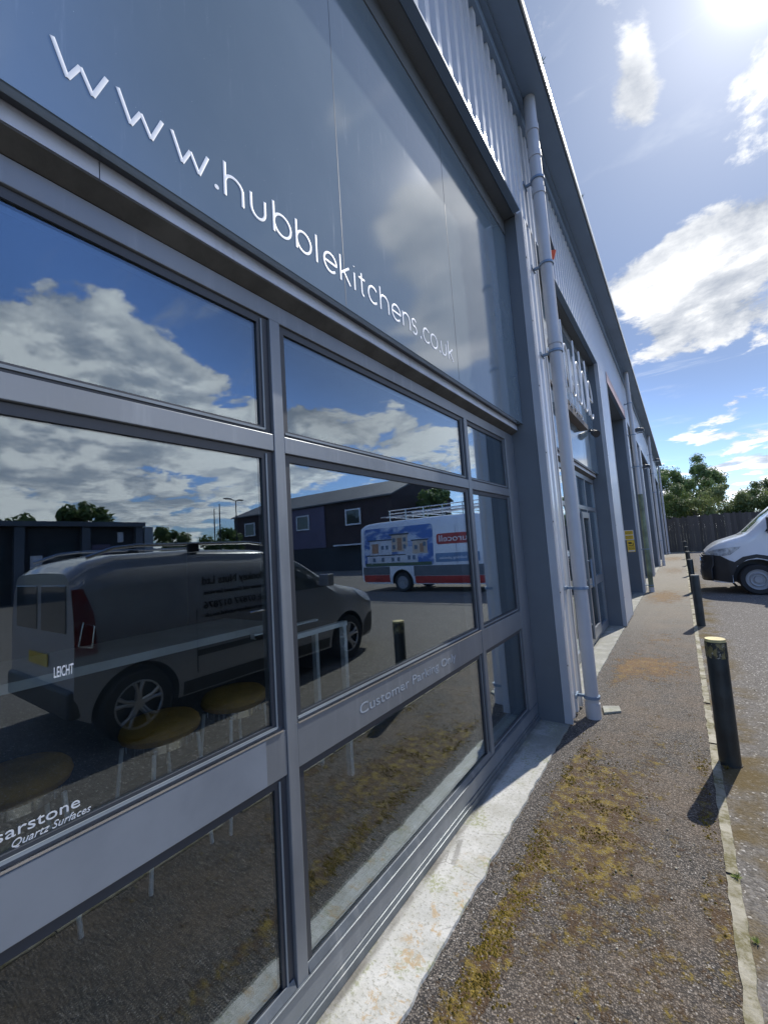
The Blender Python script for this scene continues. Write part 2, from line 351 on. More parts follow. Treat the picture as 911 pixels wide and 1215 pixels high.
def tube(bm, pts, r, n=8, closed=False, squash=None):
    """swept tube; r a number or list; squash=(axis index, factor) flattens it"""
    pts = [Vector(p) for p in pts]; k = len(pts); rr = r if isinstance(r, (list, tuple)) else [r] * k
    rings = []; up = None
    for i, p in enumerate(pts):
        if closed: d = pts[(i + 1) % k] - pts[i - 1]
        else: d = pts[min(i + 1, k - 1)] - pts[max(i - 1, 0)]
        d.normalize()
        if up is None: up = d.orthogonal().normalized()
        up = (up - d * up.dot(d)).normalized(); w = d.cross(up)
        ring = []
        for j in range(n):
            o = (up * math.cos(2 * PI * j / n) + w * math.sin(2 * PI * j / n)) * rr[i]
            if squash: o[squash[0]] *= squash[1]
            ring.append(bm.verts.new(p + o))
        rings.append(ring)
    for i in range(k if closed else k - 1):
        a, b = rings[i], rings[(i + 1) % k]
        for j in range(n): bm.faces.new((a[j], a[(j + 1) % n], b[(j + 1) % n], b[j]))
    if not closed: bm.faces.new(rings[0][::-1]); bm.faces.new(rings[-1])

def obj(name, bm, material, parent=None, smooth=False, bevel=0., loc=None):
    me = bpy.data.meshes.new(name)
    bmesh.ops.recalc_face_normals(bm, faces=bm.faces)
    if smooth:
        for f in bm.faces: f.smooth = True
    bm.to_mesh(me); bm.free()
    for m in (material if isinstance(material, (list, tuple)) else [material]): me.materials.append(m)
    o = bpy.data.objects.new(name, me); C.objects.link(o)
    if parent: o.parent = parent
    if loc: o.location = loc
    if bevel:
        b = o.modifiers.new('bevel', 'BEVEL'); b.width = bevel; b.segments = 2; b.limit_method = 'ANGLE'; b.angle_limit = .6
    if smooth and not bevel:
        try: me.set_sharp_from_angle(angle=.7)
        except Exception: pass
    return o
def tag(o, label, cat, group=None, kind=None):
    if label: o['label'] = label
    if cat: o['category'] = cat
    if group: o['group'] = group
    if kind: o['kind'] = kind
    return o
def thing(name, label, cat, loc=(0, 0, 0), rotz=0., group=None):
    o = bpy.data.objects.new(name, None); C.objects.link(o); o.location = loc; o.rotation_euler = (0, 0, rotz); o.empty_display_size = .2
    return tag(o, label, cat, group)
def struct(name, bm, m, **k):
    o = obj(name, bm, m, **k); o['kind'] = 'structure'; return o
def B(): return bmesh.new()
def boxes(*l):
    bm = B()
    for b in l: box(bm, *b)
    return bm
def dup(root, loc, rotz=None, label=None):
    r = root.copy(); C.objects.link(r); r.location = loc
    if rotz is not None: r.rotation_euler = (r.rotation_euler[0], r.rotation_euler[1], rotz)
    if label: r['label'] = label
    for ch in list(root.children):
        c = ch.copy(); C.objects.link(c); c.parent = r
        for g in list(ch.children):
            d = g.copy(); C.objects.link(d); d.parent = c
    return r

def text_obj(name, s, size, material, origin, right, up, parent=None, ext=.0015, shear=0., spacing=1., align='LEFT', width=None, offset=0.):
    cu = bpy.data.curves.new(name, 'FONT'); cu.body = s; cu.size = size; cu.extrude = ext; cu.shear = shear; cu.space_character = spacing; cu.align_x = align; cu.resolution_u = 3; cu.offset = offset
    t = bpy.data.objects.new(name + '_tmp', cu); C.objects.link(t)
    dg = bpy.context.evaluated_depsgraph_get(); me = bpy.data.meshes.new_from_object(t.evaluated_get(dg)); me.name = name
    bpy.data.objects.remove(t); bpy.data.curves.remove(cu)
    right, up = Vector(right).normalized(), Vector(up).normalized(); nr = right.cross(up)
    if width:
        xs = [v.co.x for v in me.vertices]; k = width / max(1e-6, max(xs) - min(xs)); x0 = min(xs)
        for v in me.vertices: v.co.x = (v.co.x - x0) * k
    for v in me.vertices: v.co = Vector(origin) + right * v.co.x + up * v.co.y + nr * v.co.z
    me.materials.clear(); me.materials.append(material)
    o = bpy.data.objects.new(name, me); C.objects.link(o)
    if parent: o.parent = parent
    return o

def arc(cx, cy, r, a0, a1, n=12, ry=None):
    ry = r if ry is None else ry
    return [(cx + r * math.cos(math.radians(a0 + (a1 - a0) * i / n)), cy + ry * math.sin(math.radians(a0 + (a1 - a0) * i / n))) for i in range(n + 1)]
def glyph(ch):
    """thin rounded lettering: strokes in units of the x-height, and width"""
    if ch == 'w': return [[(0, 1), (.36, .04)], [(.36, .04), (.66, .70)], [(.66, .70), (.98, .04)], [(.98, .04), (1.34, 1)]], 1.34
    if ch == '.': return [[(0, .04), (.02, .04)]], .02
    if ch == 'h': return [[(0, 0), (0, 1.42)], arc(.4, .58, .4, 180, 0) + [(.8, 0)]], .8
    if ch == 'n': return [[(0, 0), (0, 1)], arc(.4, .58, .4, 180, 0) + [(.8, 0)]], .8
    if ch == 'u': return [[(0, 1), (0, .42)] + arc(.4, .42, .4, 180, 360) + [(.8, 1)]], .8
    if ch == 'b': return [[(0, 0), (0, 1.42)], arc(.5, .5, .5, 0, 360, 26)], 1.
    if ch == 'o': return [arc(.5, .5, .5, 0, 360, 26)], 1.
    if ch == 'l': return [[(0, 0), (0, 1.42)]], .0
    if ch == 'i': return [[(0, 0), (0, 1)], [(0, 1.34), (0, 1.38)]], .0
    if ch == 'e': return [[(.02, .5), (.98, .5)] + arc(.5, .5, .5, 0, 318, 22)], 1.
    if ch == 'k': return [[(0, 0), (0, 1.42)], [(.72, .98), (.02, .42)], [(.26, .60), (.76, 0)]], .76
    if ch == 't': return [[(.12, 1.3), (.12, .18)] + arc(.30, .18, .18, 180, 270, 6), [(-.1, .96), (.42, .96)]], .42
    if ch == 'c': return [arc(.5, .5, .5, 42, 318, 20)], .88
    if ch == 's': return [arc(.32, .745, .26, 30, 250, 12)[0:] + arc(.32, .255, .27, 80, -140, 12)], .6
    return [], .5

# ------------------------------------------------------------------ ground
def ragged_strip(x0, x1, y0, y1, z0, z1, step=.02, a0=0., a1=.01, seed=0):
    bm = B(); n = int((y1 - y0) / step); L = []
    for i in range(n + 1):
        y = y0 + (y1 - y0) * i / n
        e0 = (noise.noise((y * 9, seed, 0)) + .6 * noise.noise((y * 40, seed, 3))) * a0; e1 = (noise.noise((y * 9, seed, 9)) + .6 * noise.noise((y * 40, seed, 5))) * a1
        L.append([bm.verts.new((x0 + e0, y, z0)), bm.verts.new((x0 + e0, y, z1)), bm.verts.new((x1 + e1 - .003, y, z1)), bm.verts.new((x1 + e1, y, z0))])
    for i in range(n):
        for j in range(3): bm.faces.new((L[i][j], L[i + 1][j], L[i + 1][j + 1], L[i][j + 1]))
    return bm
bm = B(); v = [bm.verts.new(p) for p in ((-700, -700, -.006), (700, -700, -.006), (700, 700, -.006), (-700, 700, -.006))]; bm.faces.new(v)
struct('ground', bm, mat('far_ground', (.09, .10, .05), .9, 0, 0, 40, .3, .1))
struct('car_park', boxes((.02, 60, -40, 35.4, -.005, 0.0)), M_tar)
struct('pavement', boxes((-1.3, .017, -12, 35.4, -.0055, 0.003)), M_pave)
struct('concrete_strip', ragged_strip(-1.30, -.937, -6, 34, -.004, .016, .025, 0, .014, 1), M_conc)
# kerb edging: a pale flush line broken by moss
bm = B(); y = -3.
k = 0
while y < 34:
    ln = random.uniform(.55, 1.0)
    seg = ragged_strip(.004, .054, y, y + ln, -.004, .0085 + random.uniform(-.001, .0012), .03, .008, .008, 20 + k)
    me = bpy.data.meshes.new('t'); seg.to_mesh(me); seg.free(); bm.from_mesh(me); bpy.data.meshes.remove(me)
    y += ln + random.choice((.006, .02, .06, .14)); k += 1
struct('kerb_line', bm, M_kerb)

# ------------------------------------------------------------------ the building
BLD = thing('business_unit_building', 'long silver and slate grey terrace of business units with recessed glass shopfronts', 'building')
XF, XC, XG, XP = -1.186, -.913, -1.207, -1.08       # frame face, outer face, glass, sign panel
ZH, ZT = 4.66, 5.84                                 # recess head, cladding top
BAYS = [(-4.6, -.95), (-.5, 3.83), (4.30, 8.21), (9.36, 12.80), (13.28, 17.42), (18.0, 22.3), (22.95, 27.4), (28.0, 32.8)]
YEND = 33.8

def rib_sheet(y0, y1, z0, z1, x=XC, pitch=.150, depth=.040):
    """trapezoid ribbed metal sheet"""
    bm = B(); prof = []
    yy = y0
    while yy < y1 - 1e-4:
        for dy, dx in ((0, -depth), (.050, -depth), (.056, 0), (.112, 0)):
            if yy + dy <= y1: prof.append((yy + dy, x + dx))
        yy += pitch
    prof.append((y1, x - depth))
    a = [bm.verts.new((px, py, z0)) for py, px in prof]; b = [bm.verts.new((px, py, z1)) for py, px in prof]
    for i in range(len(prof) - 1): bm.faces.new((a[i], a[i + 1], b[i + 1], b[i]))
    ba = [bm.verts.new((x - .06, py, z0)) for py in (y0, y1)]; bb = [bm.verts.new((x - .06, py, z1)) for py in (y0, y1)]
    bm.faces.new([ba[0], ba[1]] + a[::-1]); bm.faces.new([bb[0], bb[1]] + b[::-1])
    bm.faces.new((ba[0], bb[0], b[0], a[0])); bm.faces.new((ba[1], bb[1], b[-1], a[-1]))
    return bm
# continuous ribbed band above the recess heads
obj('cladding', rib_sheet(-5.2, YEND, ZH + .012, ZT), M_clad, BLD)
# columns between the bays: dark cheeks, ribbed front
edges = [(-5.2, -4.6)] + [(BAYS[i][1], BAYS[i + 1][0]) for i in range(len(BAYS) - 1)] + [(BAYS[-1][1], YEND)]
for (a, b) in edges:
    c = obj('column', boxes((-1.75, XC - .061, a, b, 0, ZH - .004)), M_col, BLD)
    obj('column_cladding', rib_sheet(a + .045, b - .03, .035, ZH + .009, XC, .150 if b - a < .6 else .15), M_clad, c)
    obj('corner_flashing', boxes((XC - .058, XC + .004, a - .002, a + .043, .02, ZH + .008), (XC - .058, XC + .003, b - .028, b + .002, .02, ZH + .008)), M_pipe, c)
for (a, b) in edges[2:5]:
    z = .5
    while z < 4.6:
        bm = B(); cyl(bm, (XC + .003, a + .02, z), (XC + .008, a + .02, z), .007, n=8); obj('fixing_screw', bm, M_blackp, BLD); z += .62
# heads of the recesses: soffit, inner trim
for i, (a, b) in enumerate(BAYS):
    xi = XP if i < 3 else -1.45
    h = obj('recess_head', boxes((-1.75, XC - .065, a + .002, b - .002, ZH, ZH + .2)), M_col, BLD)
    obj('head_flashing', boxes((XC - .058, XC + .005, a + .045, b - .045, ZH - .012, ZH + .010)), M_trim, h)
    if i < 3: obj('inner_trim', boxes((XP - .05, XP + .006, a + .004, b - .004, ZH - .145, ZH - .004)), M_col, h)
# eaves: soffit, gutter, roof
obj('eaves_trim', boxes((XC - .05, XC + .03, -5.2, YEND, ZT + .002, ZT + .11), (XC - .05, XC + .075, -5.2, YEND, ZT + .112, ZT + .15)), M_trim, BLD)
obj('eaves_soffit', boxes((XC - .05, -.64, -5.2, YEND + .3, ZT + .152, ZT + .19)), M_trim, BLD)
obj('gutter', boxes((-.66, -.627, -5.2, YEND + .3, ZT + .20, ZT + .262), (-.84, -.662, -5.2, YEND + .3, ZT + .195, ZT + .215)), M_trim, BLD)
obj('gutter_edge', boxes((-.625, -.612, -5.2, YEND + .31, ZT + .175, ZT + .275)), M_trimw, BLD)
bm = B(); prism_xz(bm, [(-.70, ZT + .27), (-.70, ZT + .30), (-9.5, 8.1), (-18, ZT + .3), (-18, ZT + .24)], -5.2, YEND + .3)
obj('roof', bm, M_roof, BLD)
obj('rear_wall', boxes((-18, -17.8, -5.2, YEND, 0, ZT + .2)), M_greywall, BLD)
obj('end_wall', boxes((-17.7, -1.8, YEND - .3, YEND - .02, 0, ZT + .2)), M_greywall, BLD)
obj('end_wall', boxes((-17.7, -1.8, -5.2, -5.0, 0, ZT + .2)), M_greywall, BLD)

def sign_panel(y0, y1, joints):
    p = obj('sign_panel', boxes((XP - .03, XP, y0, y1, 2.654, ZH - .15)), M_sign, BLD)
    for j in joints: obj('panel_joint', boxes((XP, XP + .0008, j - .0009, j + .0009, 2.66, ZH - .15)), M_framed, p)
    # dark underside, then the projecting flashing below the panel
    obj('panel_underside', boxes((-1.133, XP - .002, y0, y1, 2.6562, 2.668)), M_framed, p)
    bm = B(); ys = [y0, .42, y1] if y0 < .4 < y1 else [y0, y1]
    for a, b in zip(ys, ys[1:]):
        a2 = a + (.0 if a == y0 else .003)
        prism_xz(bm, [(-1.134, 2.607), (-1.136, 2.672), (-1.20, 2.672), (-1.20, 2.607)], a2, b)
    obj('ledge_flashing', bm, M_ledge, p)
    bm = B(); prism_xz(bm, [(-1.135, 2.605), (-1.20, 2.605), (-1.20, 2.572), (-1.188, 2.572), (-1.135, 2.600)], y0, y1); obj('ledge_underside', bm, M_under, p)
M_under = mat('brown_underside', (.075, .072, .064), .7, 0, .1, 60, .3, 6.)  # grey-brown, much darker than the ledge front
M_ledge = mat('ledge_metal', (.62, .66, .74), .4, .1, .02, 50, .1, 3., dirt=((.25, .24, .22), .3))
sign_panel(-.49, 3.822, (-.20, 1.345, 2.48))
sign_panel(4.31, 8.20, (5.6, 6.9))
sign_panel(-4.59, -.96, (-2.8,))

# shopfront of the first bay ------------------------------------------------
ZS, ZR0, ZR1, ZB0, ZB1, ZG = .205, .846, .995, 1.984, 2.047, 2.475
def mull(bm, y0, y1, z0, z1, x=XF): box(bm, x - .11, x, y0, y1, z0, z1)
frame = B()
box(frame, XF - .11, XF, -.498, 3.828, .075, .165)           # bottom rail
box(frame, XF - .11, XF - .003, -.498, 3.828, 2.50, 2.570)      # head
for a, b in ((-.498, -.36), (1.006, 1.054), (2.742, 2.792), (3.60, 3.828)): box(frame, XF - .11, XF + .001, a, b, .167, 2.498)
spans = [(-.358, 1.004), (1.056, 2.740), (2.794, 3.598)]
for a, b in spans:
    box(frame, XF - .09, XF - .001, a, b, ZB0, ZB1)
SF = obj('window_frame', frame, M_frame, BLD, bevel=.002)
for a, b in spans:
    rp = obj('mid_rail', boxes((XF - .09, XF - .002, a, b, ZR0, ZR1)), M_frame, SF, bevel=.002)
    bm = B()
    # steps of the sash round each pane (dark gasket and thin bead)
    for z0, z1 in ((.17, ZR0 - .002), (ZR1 + .002, ZB0 - .002), (ZB1 + .002, 2.498)):
        g = .030
        box(bm, XG + .001, XG + .008, a, a + g, z0, z1); box(bm, XG + .001, XG + .008, b - g * 1.6, b, z0, z1)
        box(bm, XG + .001, XG + .008, a + g, b - g * 1.6, z1 - .028, z1); box(bm, XG + .001, XG + .008, a + g, b - g * 1.6, z0, z0 + .026)
    obj('gasket', bm, M_framed, SF)
    bm = B()
    for z0, z1 in ((.17, ZR0 - .002), (ZR1 + .002, ZB0 - .002), (ZB1 + .002, 2.498)):
        box(bm, XG + .009, XG + .013, b - .034, b - .028, z0 + .012, z1 - .01)
        box(bm, XG + .009, XG + .013, a + .012, b - .034, z0 + .010, z0 + .018)
    obj('bead', bm, M_bead, SF)
    for z0, z1 in ((.19, ZR0 - .02), (ZR1 + .02, ZB0 - .02), (ZB1 + .02, 2.485)):
        obj('glass_pane', boxes((XG - .006, XG, a + .02, b - .03, z0, z1)), M_glass, SF)
# lighter film panel on the first rail, bright top edges of the rails
obj('rail_panel', boxes((XF - .0015, XF + .0015, -.35, .915, ZR0 + .004, ZR1 - .004)), mat('rail_film', (.20, .225, .255), .4, .2), SF)
obj('rail_top_edge', boxes((XF - .02, XF + .003, -.355, .99, ZR1 + .0005, ZR1 + .006), (XF - .02, XF + .003, 1.06, 2.735, ZR1 + .0005, ZR1 + .006)), M_chrome, SF)
# stepped sill below the glass
bm = B()
box(bm, XF - .10, XF + .012, -.498, 3.826, .018, .052)
box(bm, XF - .10, XF + .006, -.498, 3.826, .053, .074)
box(bm, XF - .05, XF + .009, -.498, 3.826, .166, .170)
prism_xz(bm, [(XF - .018, .171), (XF + .002, .171), (XF + .002, .176), (XG + .012, .200), (XG + .009, .200)], 1.06, 2.74)
prism_xz(bm, [(XF - .018, .171), (XF + .002, .171), (XF + .002, .176), (XG + .012, .200), (XG + .009, .200)], -.35, 1.0)
obj('sill', bm, M_sill, BLD, bevel=.0015)

# shopfront of the second bay: door and small panes ---------------------------
frame = B()
for a, b in ((4.31, 4.37), (5.05, 5.10), (5.9, 5.95), (6.62, 6.67), (7.28, 7.34), (8.12, 8.20)): box(frame, XF - .11, XF, a, b, .02, 2.498)
box(frame, XF - .11, XF - .002, 4.31, 8.20, 2.50, 2.57)
box(frame, XF - .10, XF - .001, 4.312, 8.198, 2.00, 2.06)
box(frame, XF - .10, XF - .003, 4.313, 8.197, .02, .14)
box(frame, XF - .10, XF - .0025, 6.67, 7.28, .80, .93); box(frame, XF - .10, XF - .0025, 7.34, 8.12, .80, .93)
SF2 = obj('window_frame', frame, M_frame, BLD, bevel=.002)
for a, b in ((4.37, 5.05), (5.10, 5.9), (5.95, 6.62), (6.67, 7.28), (7.34, 8.12)):
    obj('glass_pane', boxes((XG - .006, XG, a, b, .14, 2.0)), M_glass, SF2)
    obj('glass_pane', boxes((XG - .006, XG, a, b, 2.06, 2.5)), M_glass, SF2)
D2 = obj('door', boxes((XF + .004, XF + .03, 6.68, 6.75, .10, 1.95), (XF + .004, XF + .03, 7.20, 7.27, .10, 1.95), (XF + .004, XF + .03, 6.752, 7.198, 1.86, 1.95), (XF + .004, XF + .03, 6.752, 7.198, .10, .25)), M_frame, BLD, bevel=.003)
bm = B(); cyl(bm, (XF + .07, 6.72, .85), (XF + .07, 6.72, 1.25), .012, n=10); cyl(bm, (XF + .03, 6.72, .88), (XF + .07, 6.72, .88), .008, n=8); cyl(bm, (XF + .03, 6.72, 1.22), (XF + .07, 6.72, 1.22), .008, n=8)
obj('handle', bm, M_trim, D2)
# bays further on: deeper recess, dark roller doors and glazing
for i, (a, b) in enumerate(BAYS[3:]):
    bm = B()
    for k in range(26): box(bm, -1.75, -1.70 + (.012 if k % 2 else 0), a, b, .03 + k * .12, .03 + k * .12 + .115)
    sh = obj('roller_door', bm, M_greywall, BLD)
    obj('upper_panel', boxes((-1.75, -1.62, a, b, 3.2, ZH - .01)), M_trim, BLD)
bm = B(); mull(bm, -4.6, -.96, .05, 2.57); obj('blank_panel', bm, M_frame, BLD)
obj('header_strip', boxes((XC + .006, XC + .012, 9.36, 12.85, ZH - .01, ZH + .22)), M_pink, BLD)

# downpipes -----------------------------------------------------------------------
def downpipe(y, m, m2=None, zb=0.02, r=.056):
    x = XC + .122
    bm = B()
    tube(bm, [(x, y, .10), (x, y, ZT + .16)], r, 24)
    p = obj('downpipe', bm, m, BLD, smooth=True)
    for z, l, dx in ((.0, .13, 0), (3.42, .07, 0), (4.95, .06, 0), (5.34, .06, 0), (5.62, .07, 0)):
        bm = B(); cyl(bm, (x + dx, y, z), (x + dx, y, z + l), r + .007, n=24); obj('pipe_collar', bm, m, p, smooth=True)
    for z in (.17, 1.12, 3.34, 4.22, 5.10):
        bm = B(); cyl(bm, (x, y, z), (x, y, z + .022), r + .012, n=24); box(bm, XC + .0, x - r * .9, y - .012, y + .012, z + .001, z + .021); box(bm, XC - .002, XC + .01, y - .07, y + .05, z - .004, z + .026)
        obj('pipe_bracket', bm, M_trim, p)
    if m2:
        bm = B(); cyl(bm, (x, y, .13), (x, y, 2.6), r + .002, n=24, caps=False); obj('algae_covered_length', bm, m2, p, smooth=True)
    return p
downpipe(4.10, M_pipe)
downpipe(13.05, M_pipe, M_pipegreen)
for y in (22.7, 33.2): downpipe(y, M_pipe)

# interior of the first unit ----------------------------------------------------------
struct('interior_floor', boxes((-7.2, -1.30, -.9, 4.0, .02, .08)), M_intfloor)
struct('interior_wall', boxes((-7.3, -7.2, -.9, 4.0, .0, 2.7), (-7.2, -1.76, 4.02, 4.12, 0, 2.7), (-7.2, -1.30, -.95, -.905, 0, 2.6)), M_intwall)
struct('interior_ceiling', boxes((-7.2, -1.30, -.9, 4.0, 2.60, 2.64)), M_intwall)

# ------------------------------------------------------------------ lettering on the front
GY = [('w', .304, .418), ('w', .444, .559), ('w', .586, .699), ('.', .728, .731), ('h', .758, .825), ('u', .858, .917), ('b', .956, 1.036), ('b', 1.065, 1.141), ('l', 1.173, 1.173), ('e', 1.216, 1.292), ('k', 1.319, 1.381), ('i', 1.414, 1.414), ('t', 1.456, 1.490), ('c', 1.516, 1.581), ('h', 1.613, 1.682), ('e', 1.713, 1.793), ('n', 1.816, 1.884), ('s', 1.905, 1.955), ('.', 2.0, 2.001), ('c', 2.029, 2.097), ('o', 2.117, 2.197), ('.', 2.229, 2.231), ('u', 2.25, 2.312), ('k', 2.345, 2.41)]
WEB = thing('web_address_lettering', 'thin white www.hubblekitchens.co.uk lettering along the bottom of the blue-grey sign panel', 'lettering', (XP, .3, 2.768))
for ch, a, b in GY:
    st, w = glyph(ch); bm = B(); XH = .083
    for s in st:
        sx = (b - a) / w if w > .1 else XH
        if ch == 't': sx = XH
        pts = [(.0012, a - .3 + p[0] * sx, p[1] * XH) for p in s]
        if ch == '.': cyl(bm, (.0, pts[0][1], .006), (.0012, pts[0][1], .006), .0078, n=16)
        else: tube(bm, pts, .0054, 8, squash=(0, .10))
    obj('letter', bm, M_white, WEB, smooth=True)
t = text_obj('parking_lettering', 'Customer Parking Only', .062, M_faint, (XF - .0012, 1.405, .902), (0, 1, 0), (0, 0, 1), width=.925, ext=.0005)
tag(t, 'small pale Customer Parking Only lettering on the grey window rail', 'lettering')
t = text_obj('stone_brand_decal', 'caesarstone', .034, M_decal, (XG + .001, .192, 1.048), (0, 1, 0), (0, 0, 1), width=.208, ext=.0005)
tag(t, 'pale caesarstone decal low on the first window pane', 'lettering')
t = text_obj('script_decal', 'Quartz Surfaces', .022, M_decal, (XG + .001, .278, 1.026), (0, 1, 0), (0, 0, 1), shear=.35, width=.144, ext=.0005)
tag(t, 'small slanted Quartz Surfaces decal just below the caesarstone one', 'lettering')
t = text_obj('kitchen_decal', 'LEICHT', .034, M_decal, (XG + .001, .349, 1.353), (0, 1, 0), (0, 0, 1), width=.038, offset=.0004, ext=.0005)
tag(t, 'tiny white LEICHT decal on the first window pane over the van reflection', 'lettering')

# built-up letters over the second shopfront
HUB = thing('raised_letter_sign', 'tall white-edged raised hubble letters over the second shopfront', 'sign', (-1.0, 5.0, 3.30))
y = .02
for ch in 'hubble':
    st, w = glyph(ch); XH = .54; k = .60
    bm = B()
    for s in st:
        tube(bm, [(.11, y + p[0] * XH * k, p[1] * XH * 1.05) for p in s], .011, 8)
    L = obj('letter_edge', bm, M_white2, HUB, smooth=True)
    bm = B()
    for s in st:
        tube(bm, [(-.03, y + p[0] * XH * k, p[1] * XH * 1.05) for p in s], .005, 8)
    obj('letter_back_edge', bm, M_white2, L, smooth=True)
    y += w * XH * k + .075
obj('mounting_rail', boxes((-.075, -.055, -.05, y, .10, .14), (-.075, -.055, -.05, y, .45, .49), (-.08, .02, .3, y - .1, -.12, -.05)), mat('sign_backing', (.12, .10, .085), .6), HUB)
bm = B(); cyl(bm, (-1.02, 7.62, 3.30), (-.96, 7.52, 3.24), .045, .06, 12); cyl(bm, (-1.08, 7.66, 3.36), (-1.02, 7.62, 3.30), .02, n=8)
tag(obj('wall_spotlight', bm, M_blackp, smooth=True), 'small black spotlight at the far end of the raised letter sign', 'lamp')

# yellow notices on the third column
yc = 12.795
N1 = thing('warning_sign', 'white and yellow two-row warning notice with red triangles on the column', 'sign', (-1.33, yc, 1.40))
obj('plate', boxes((0, .30, -.004, 0, 0, .26)), M_signw, N1)
obj('yellow_field', boxes((.10, .29, -.0065, -.0045, .015, .12), (.10, .29, -.0065, -.0045, .14, .245)), M_signy, N1)
bm = B()
for z in (.025, .15):
    v = [bm.verts.new(p) for p in ((.015, -.006, z), (.085, -.006, z), (.05, -.006, z + .075))]; bm.faces.new(v)
obj('triangle', bm, M_red, N1)
for z, s in ((.20, 'WARNING'), (.165, 'SECURITY'), (.075, 'ALARM'), (.035, 'SYSTEM')): text_obj('notice_text', s, .035, M_black, (.11, -.0075, z), (1, 0, 0), (0, 0, 1), parent=N1, ext=.0004, width=.16)
N2 = thing('camera_notice', 'yellow security camera notice just below the warning sign on the column', 'sign', (-1.205, yc, 1.08))
obj('plate', boxes((0, .175, -.004, 0, 0, .31)), M_signy, N2)
obj('camera_symbol', boxes((.03, .10, -.007, -.005, .215, .26), (.10, .115, -.007, -.005, .222, .25), (.03, .145, -.007, -.005, .165, .18), (.13, .145, -.007, -.005, .18, .24)), M_black, N2)
obj('white_strip', boxes((.015, .16, -.007, -.005, .015, .045)), M_signw, N2)
for z, s in ((.115, 'CCTV IN'), (.07, 'OPERATION')): text_obj('notice_text', s, .04, M_black, (.02, -.0075, z), (1, 0, 0), (0, 0, 1), parent=N2, ext=.0004, width=.135)

# small red flag-shaped sign by the first downpipe
bm = B(); prism_xz(bm, [(0, 0), (.05, .02), (.075, .10), (.03, .36), (0, .38)], -.006, .006)
R = thing('projecting_sign', 'small narrow red projecting sign beside the first downpipe under the eaves', 'sign', (XC + .006, 4.88, 4.74))
obj('plate', bm, M_framed, R); bm = B(); prism_xz(bm, [(.006, .005), (.055, .02), (.085, .11), (.03, .13), (.004, .12)], -.009, .009); obj('red_tip', bm, M_orange, R)

def floodlight(y, z, label, out=.32):
    r = thing('floodlight', label, 'lamp', (XC, y, z), group='lamps on the wall under the eaves')
    bm = B(); tube(bm, [(0, 0, 0), (out * .6, 0, .05), (out, 0, .06)], .016, 8); obj('arm', bm, M_framed, r)
    bm = B(); prism_xz(bm, [(out - .06, .0), (out + .17, -.03), (out + .19, .05), (out + .02, .11), (out - .06, .09)], -.11, .11); obj('lamp_head', bm, M_framed, r, bevel=.01)
    obj('lens', boxes((out - .03, out + .15, -.09, .09, -.045, -.02)), M_lamp, r)
floodlight(15.2, 4.74, 'black floodlight on a short arm above the fourth bay, nearest of the wall lamps', .12)
floodlight(17.7, 3.9, 'small lamp lower down on the column after the fourth bay', .08)
floodlight(25.6, 5.2, 'long-armed floodlight near the far end of the terrace', .22)

# ------------------------------------------------------------------ bollards
M_kerbdirt = mat('packed_dirt', (.06, .05, .035), .9, 0, .6, 90, .4, 20.)
M_capgrey = mat('weathered_cap', (.26, .25, .21), .7, 0, .2, 120, .3, 9.)
def bollard(loc, label, h=.83, band=True):
    r = thing('bollard', label, 'bollard', loc, group='bollards along the kerb line')
    capm = M_yellow if band else M_capgrey
    bm = B(); cyl(bm, (0, 0, -.01), (0, 0, .006), .072, .066, 20); obj('dirt_collar', bm, M_kerbdirt, r)
    bm = B(); cyl(bm, (0, 0, -.01), (0, 0, h - .018), .061, .060, 28); obj('post', bm, M_post, r, smooth=True)
    bm = B(); cyl(bm, (0, 0, h - .018), (0, 0, h), .061, .058, 28); obj('cap', bm, capm, r, smooth=True)
    if not band: return r
    bm = B(); cyl(bm, (0, 0, h - .125), (0, 0, h - .024), .0625, .0625, 28, caps=False); obj('worn_band', bm, M_band, r, smooth=True)
    return r
def band_mat():
    m = bpy.data.materials.new('worn_band'); m.use_nodes = True; t = NT(m.node_tree); b = t.n['Principled BSDF']
    tc = t.n.new('ShaderNodeTexCoord').outputs['Object']
    s = t.v('MULTIPLY', tc, (1.4, 1.4, .7))
    c = t.mix(t.step(t.noise(s, 26., 4, .6), .46, .54), (.025, .028, .028), (.20, .17, .07))
    c = t.mix(t.step(t.noise(tc, 60., 3, .6), .60, .66), c, (.35, .34, .28))
    t.put(b.inputs['Base Color'], c); b.inputs['Roughness'].default_value = .45; return m
M_band = band_mat()
ys = [3.70, 8.63, 13.0, 17.6, 22.5, 27.5]
lb = ['dark round bollard with pale yellow top in the foreground, nearest the camera', 'second dark bollard from the camera on the kerb line', 'third dark bollard from the camera, level with the front of the white van',
      'fourth dark bollard from the camera on the kerb line', 'fifth bollard from the camera, small in the distance', 'farthest bollard, in front of the wooden fence']
b0 = bollard((.106, ys[0], 0), lb[0]); b0.rotation_euler = (0, math.radians(.4), .3)
b1 = bollard((.106, ys[1], 0), lb[1], band=False); b1.rotation_euler = (math.radians(-.8), math.radians(.9), 1.)
for i in range(2, 6):
    o = dup(b1, (.106 + (.0, .0, -.005, .006, -.004, .0)[i], ys[i], 0), random.uniform(0, 6), lb[i]); o.scale = (1, 1, 1.14 if i == 5 else 1)

# ------------------------------------------------------------------ vehicles
def lerp_tab(tab, x):
    if x <= tab[0][0]: return tab[0][1]
    for (a, va), (b, vb) in zip(tab, tab[1:]):
        if x <= b:
            t = (x - a) / (b - a); return va + (vb - va) * t
    return tab[-1][1]
def smooth_tab(tab, x, w=.05):
    return sum(lerp_tab(tab, x + d * w) for d in (-1, -.5, 0, .5, 1)) / 5

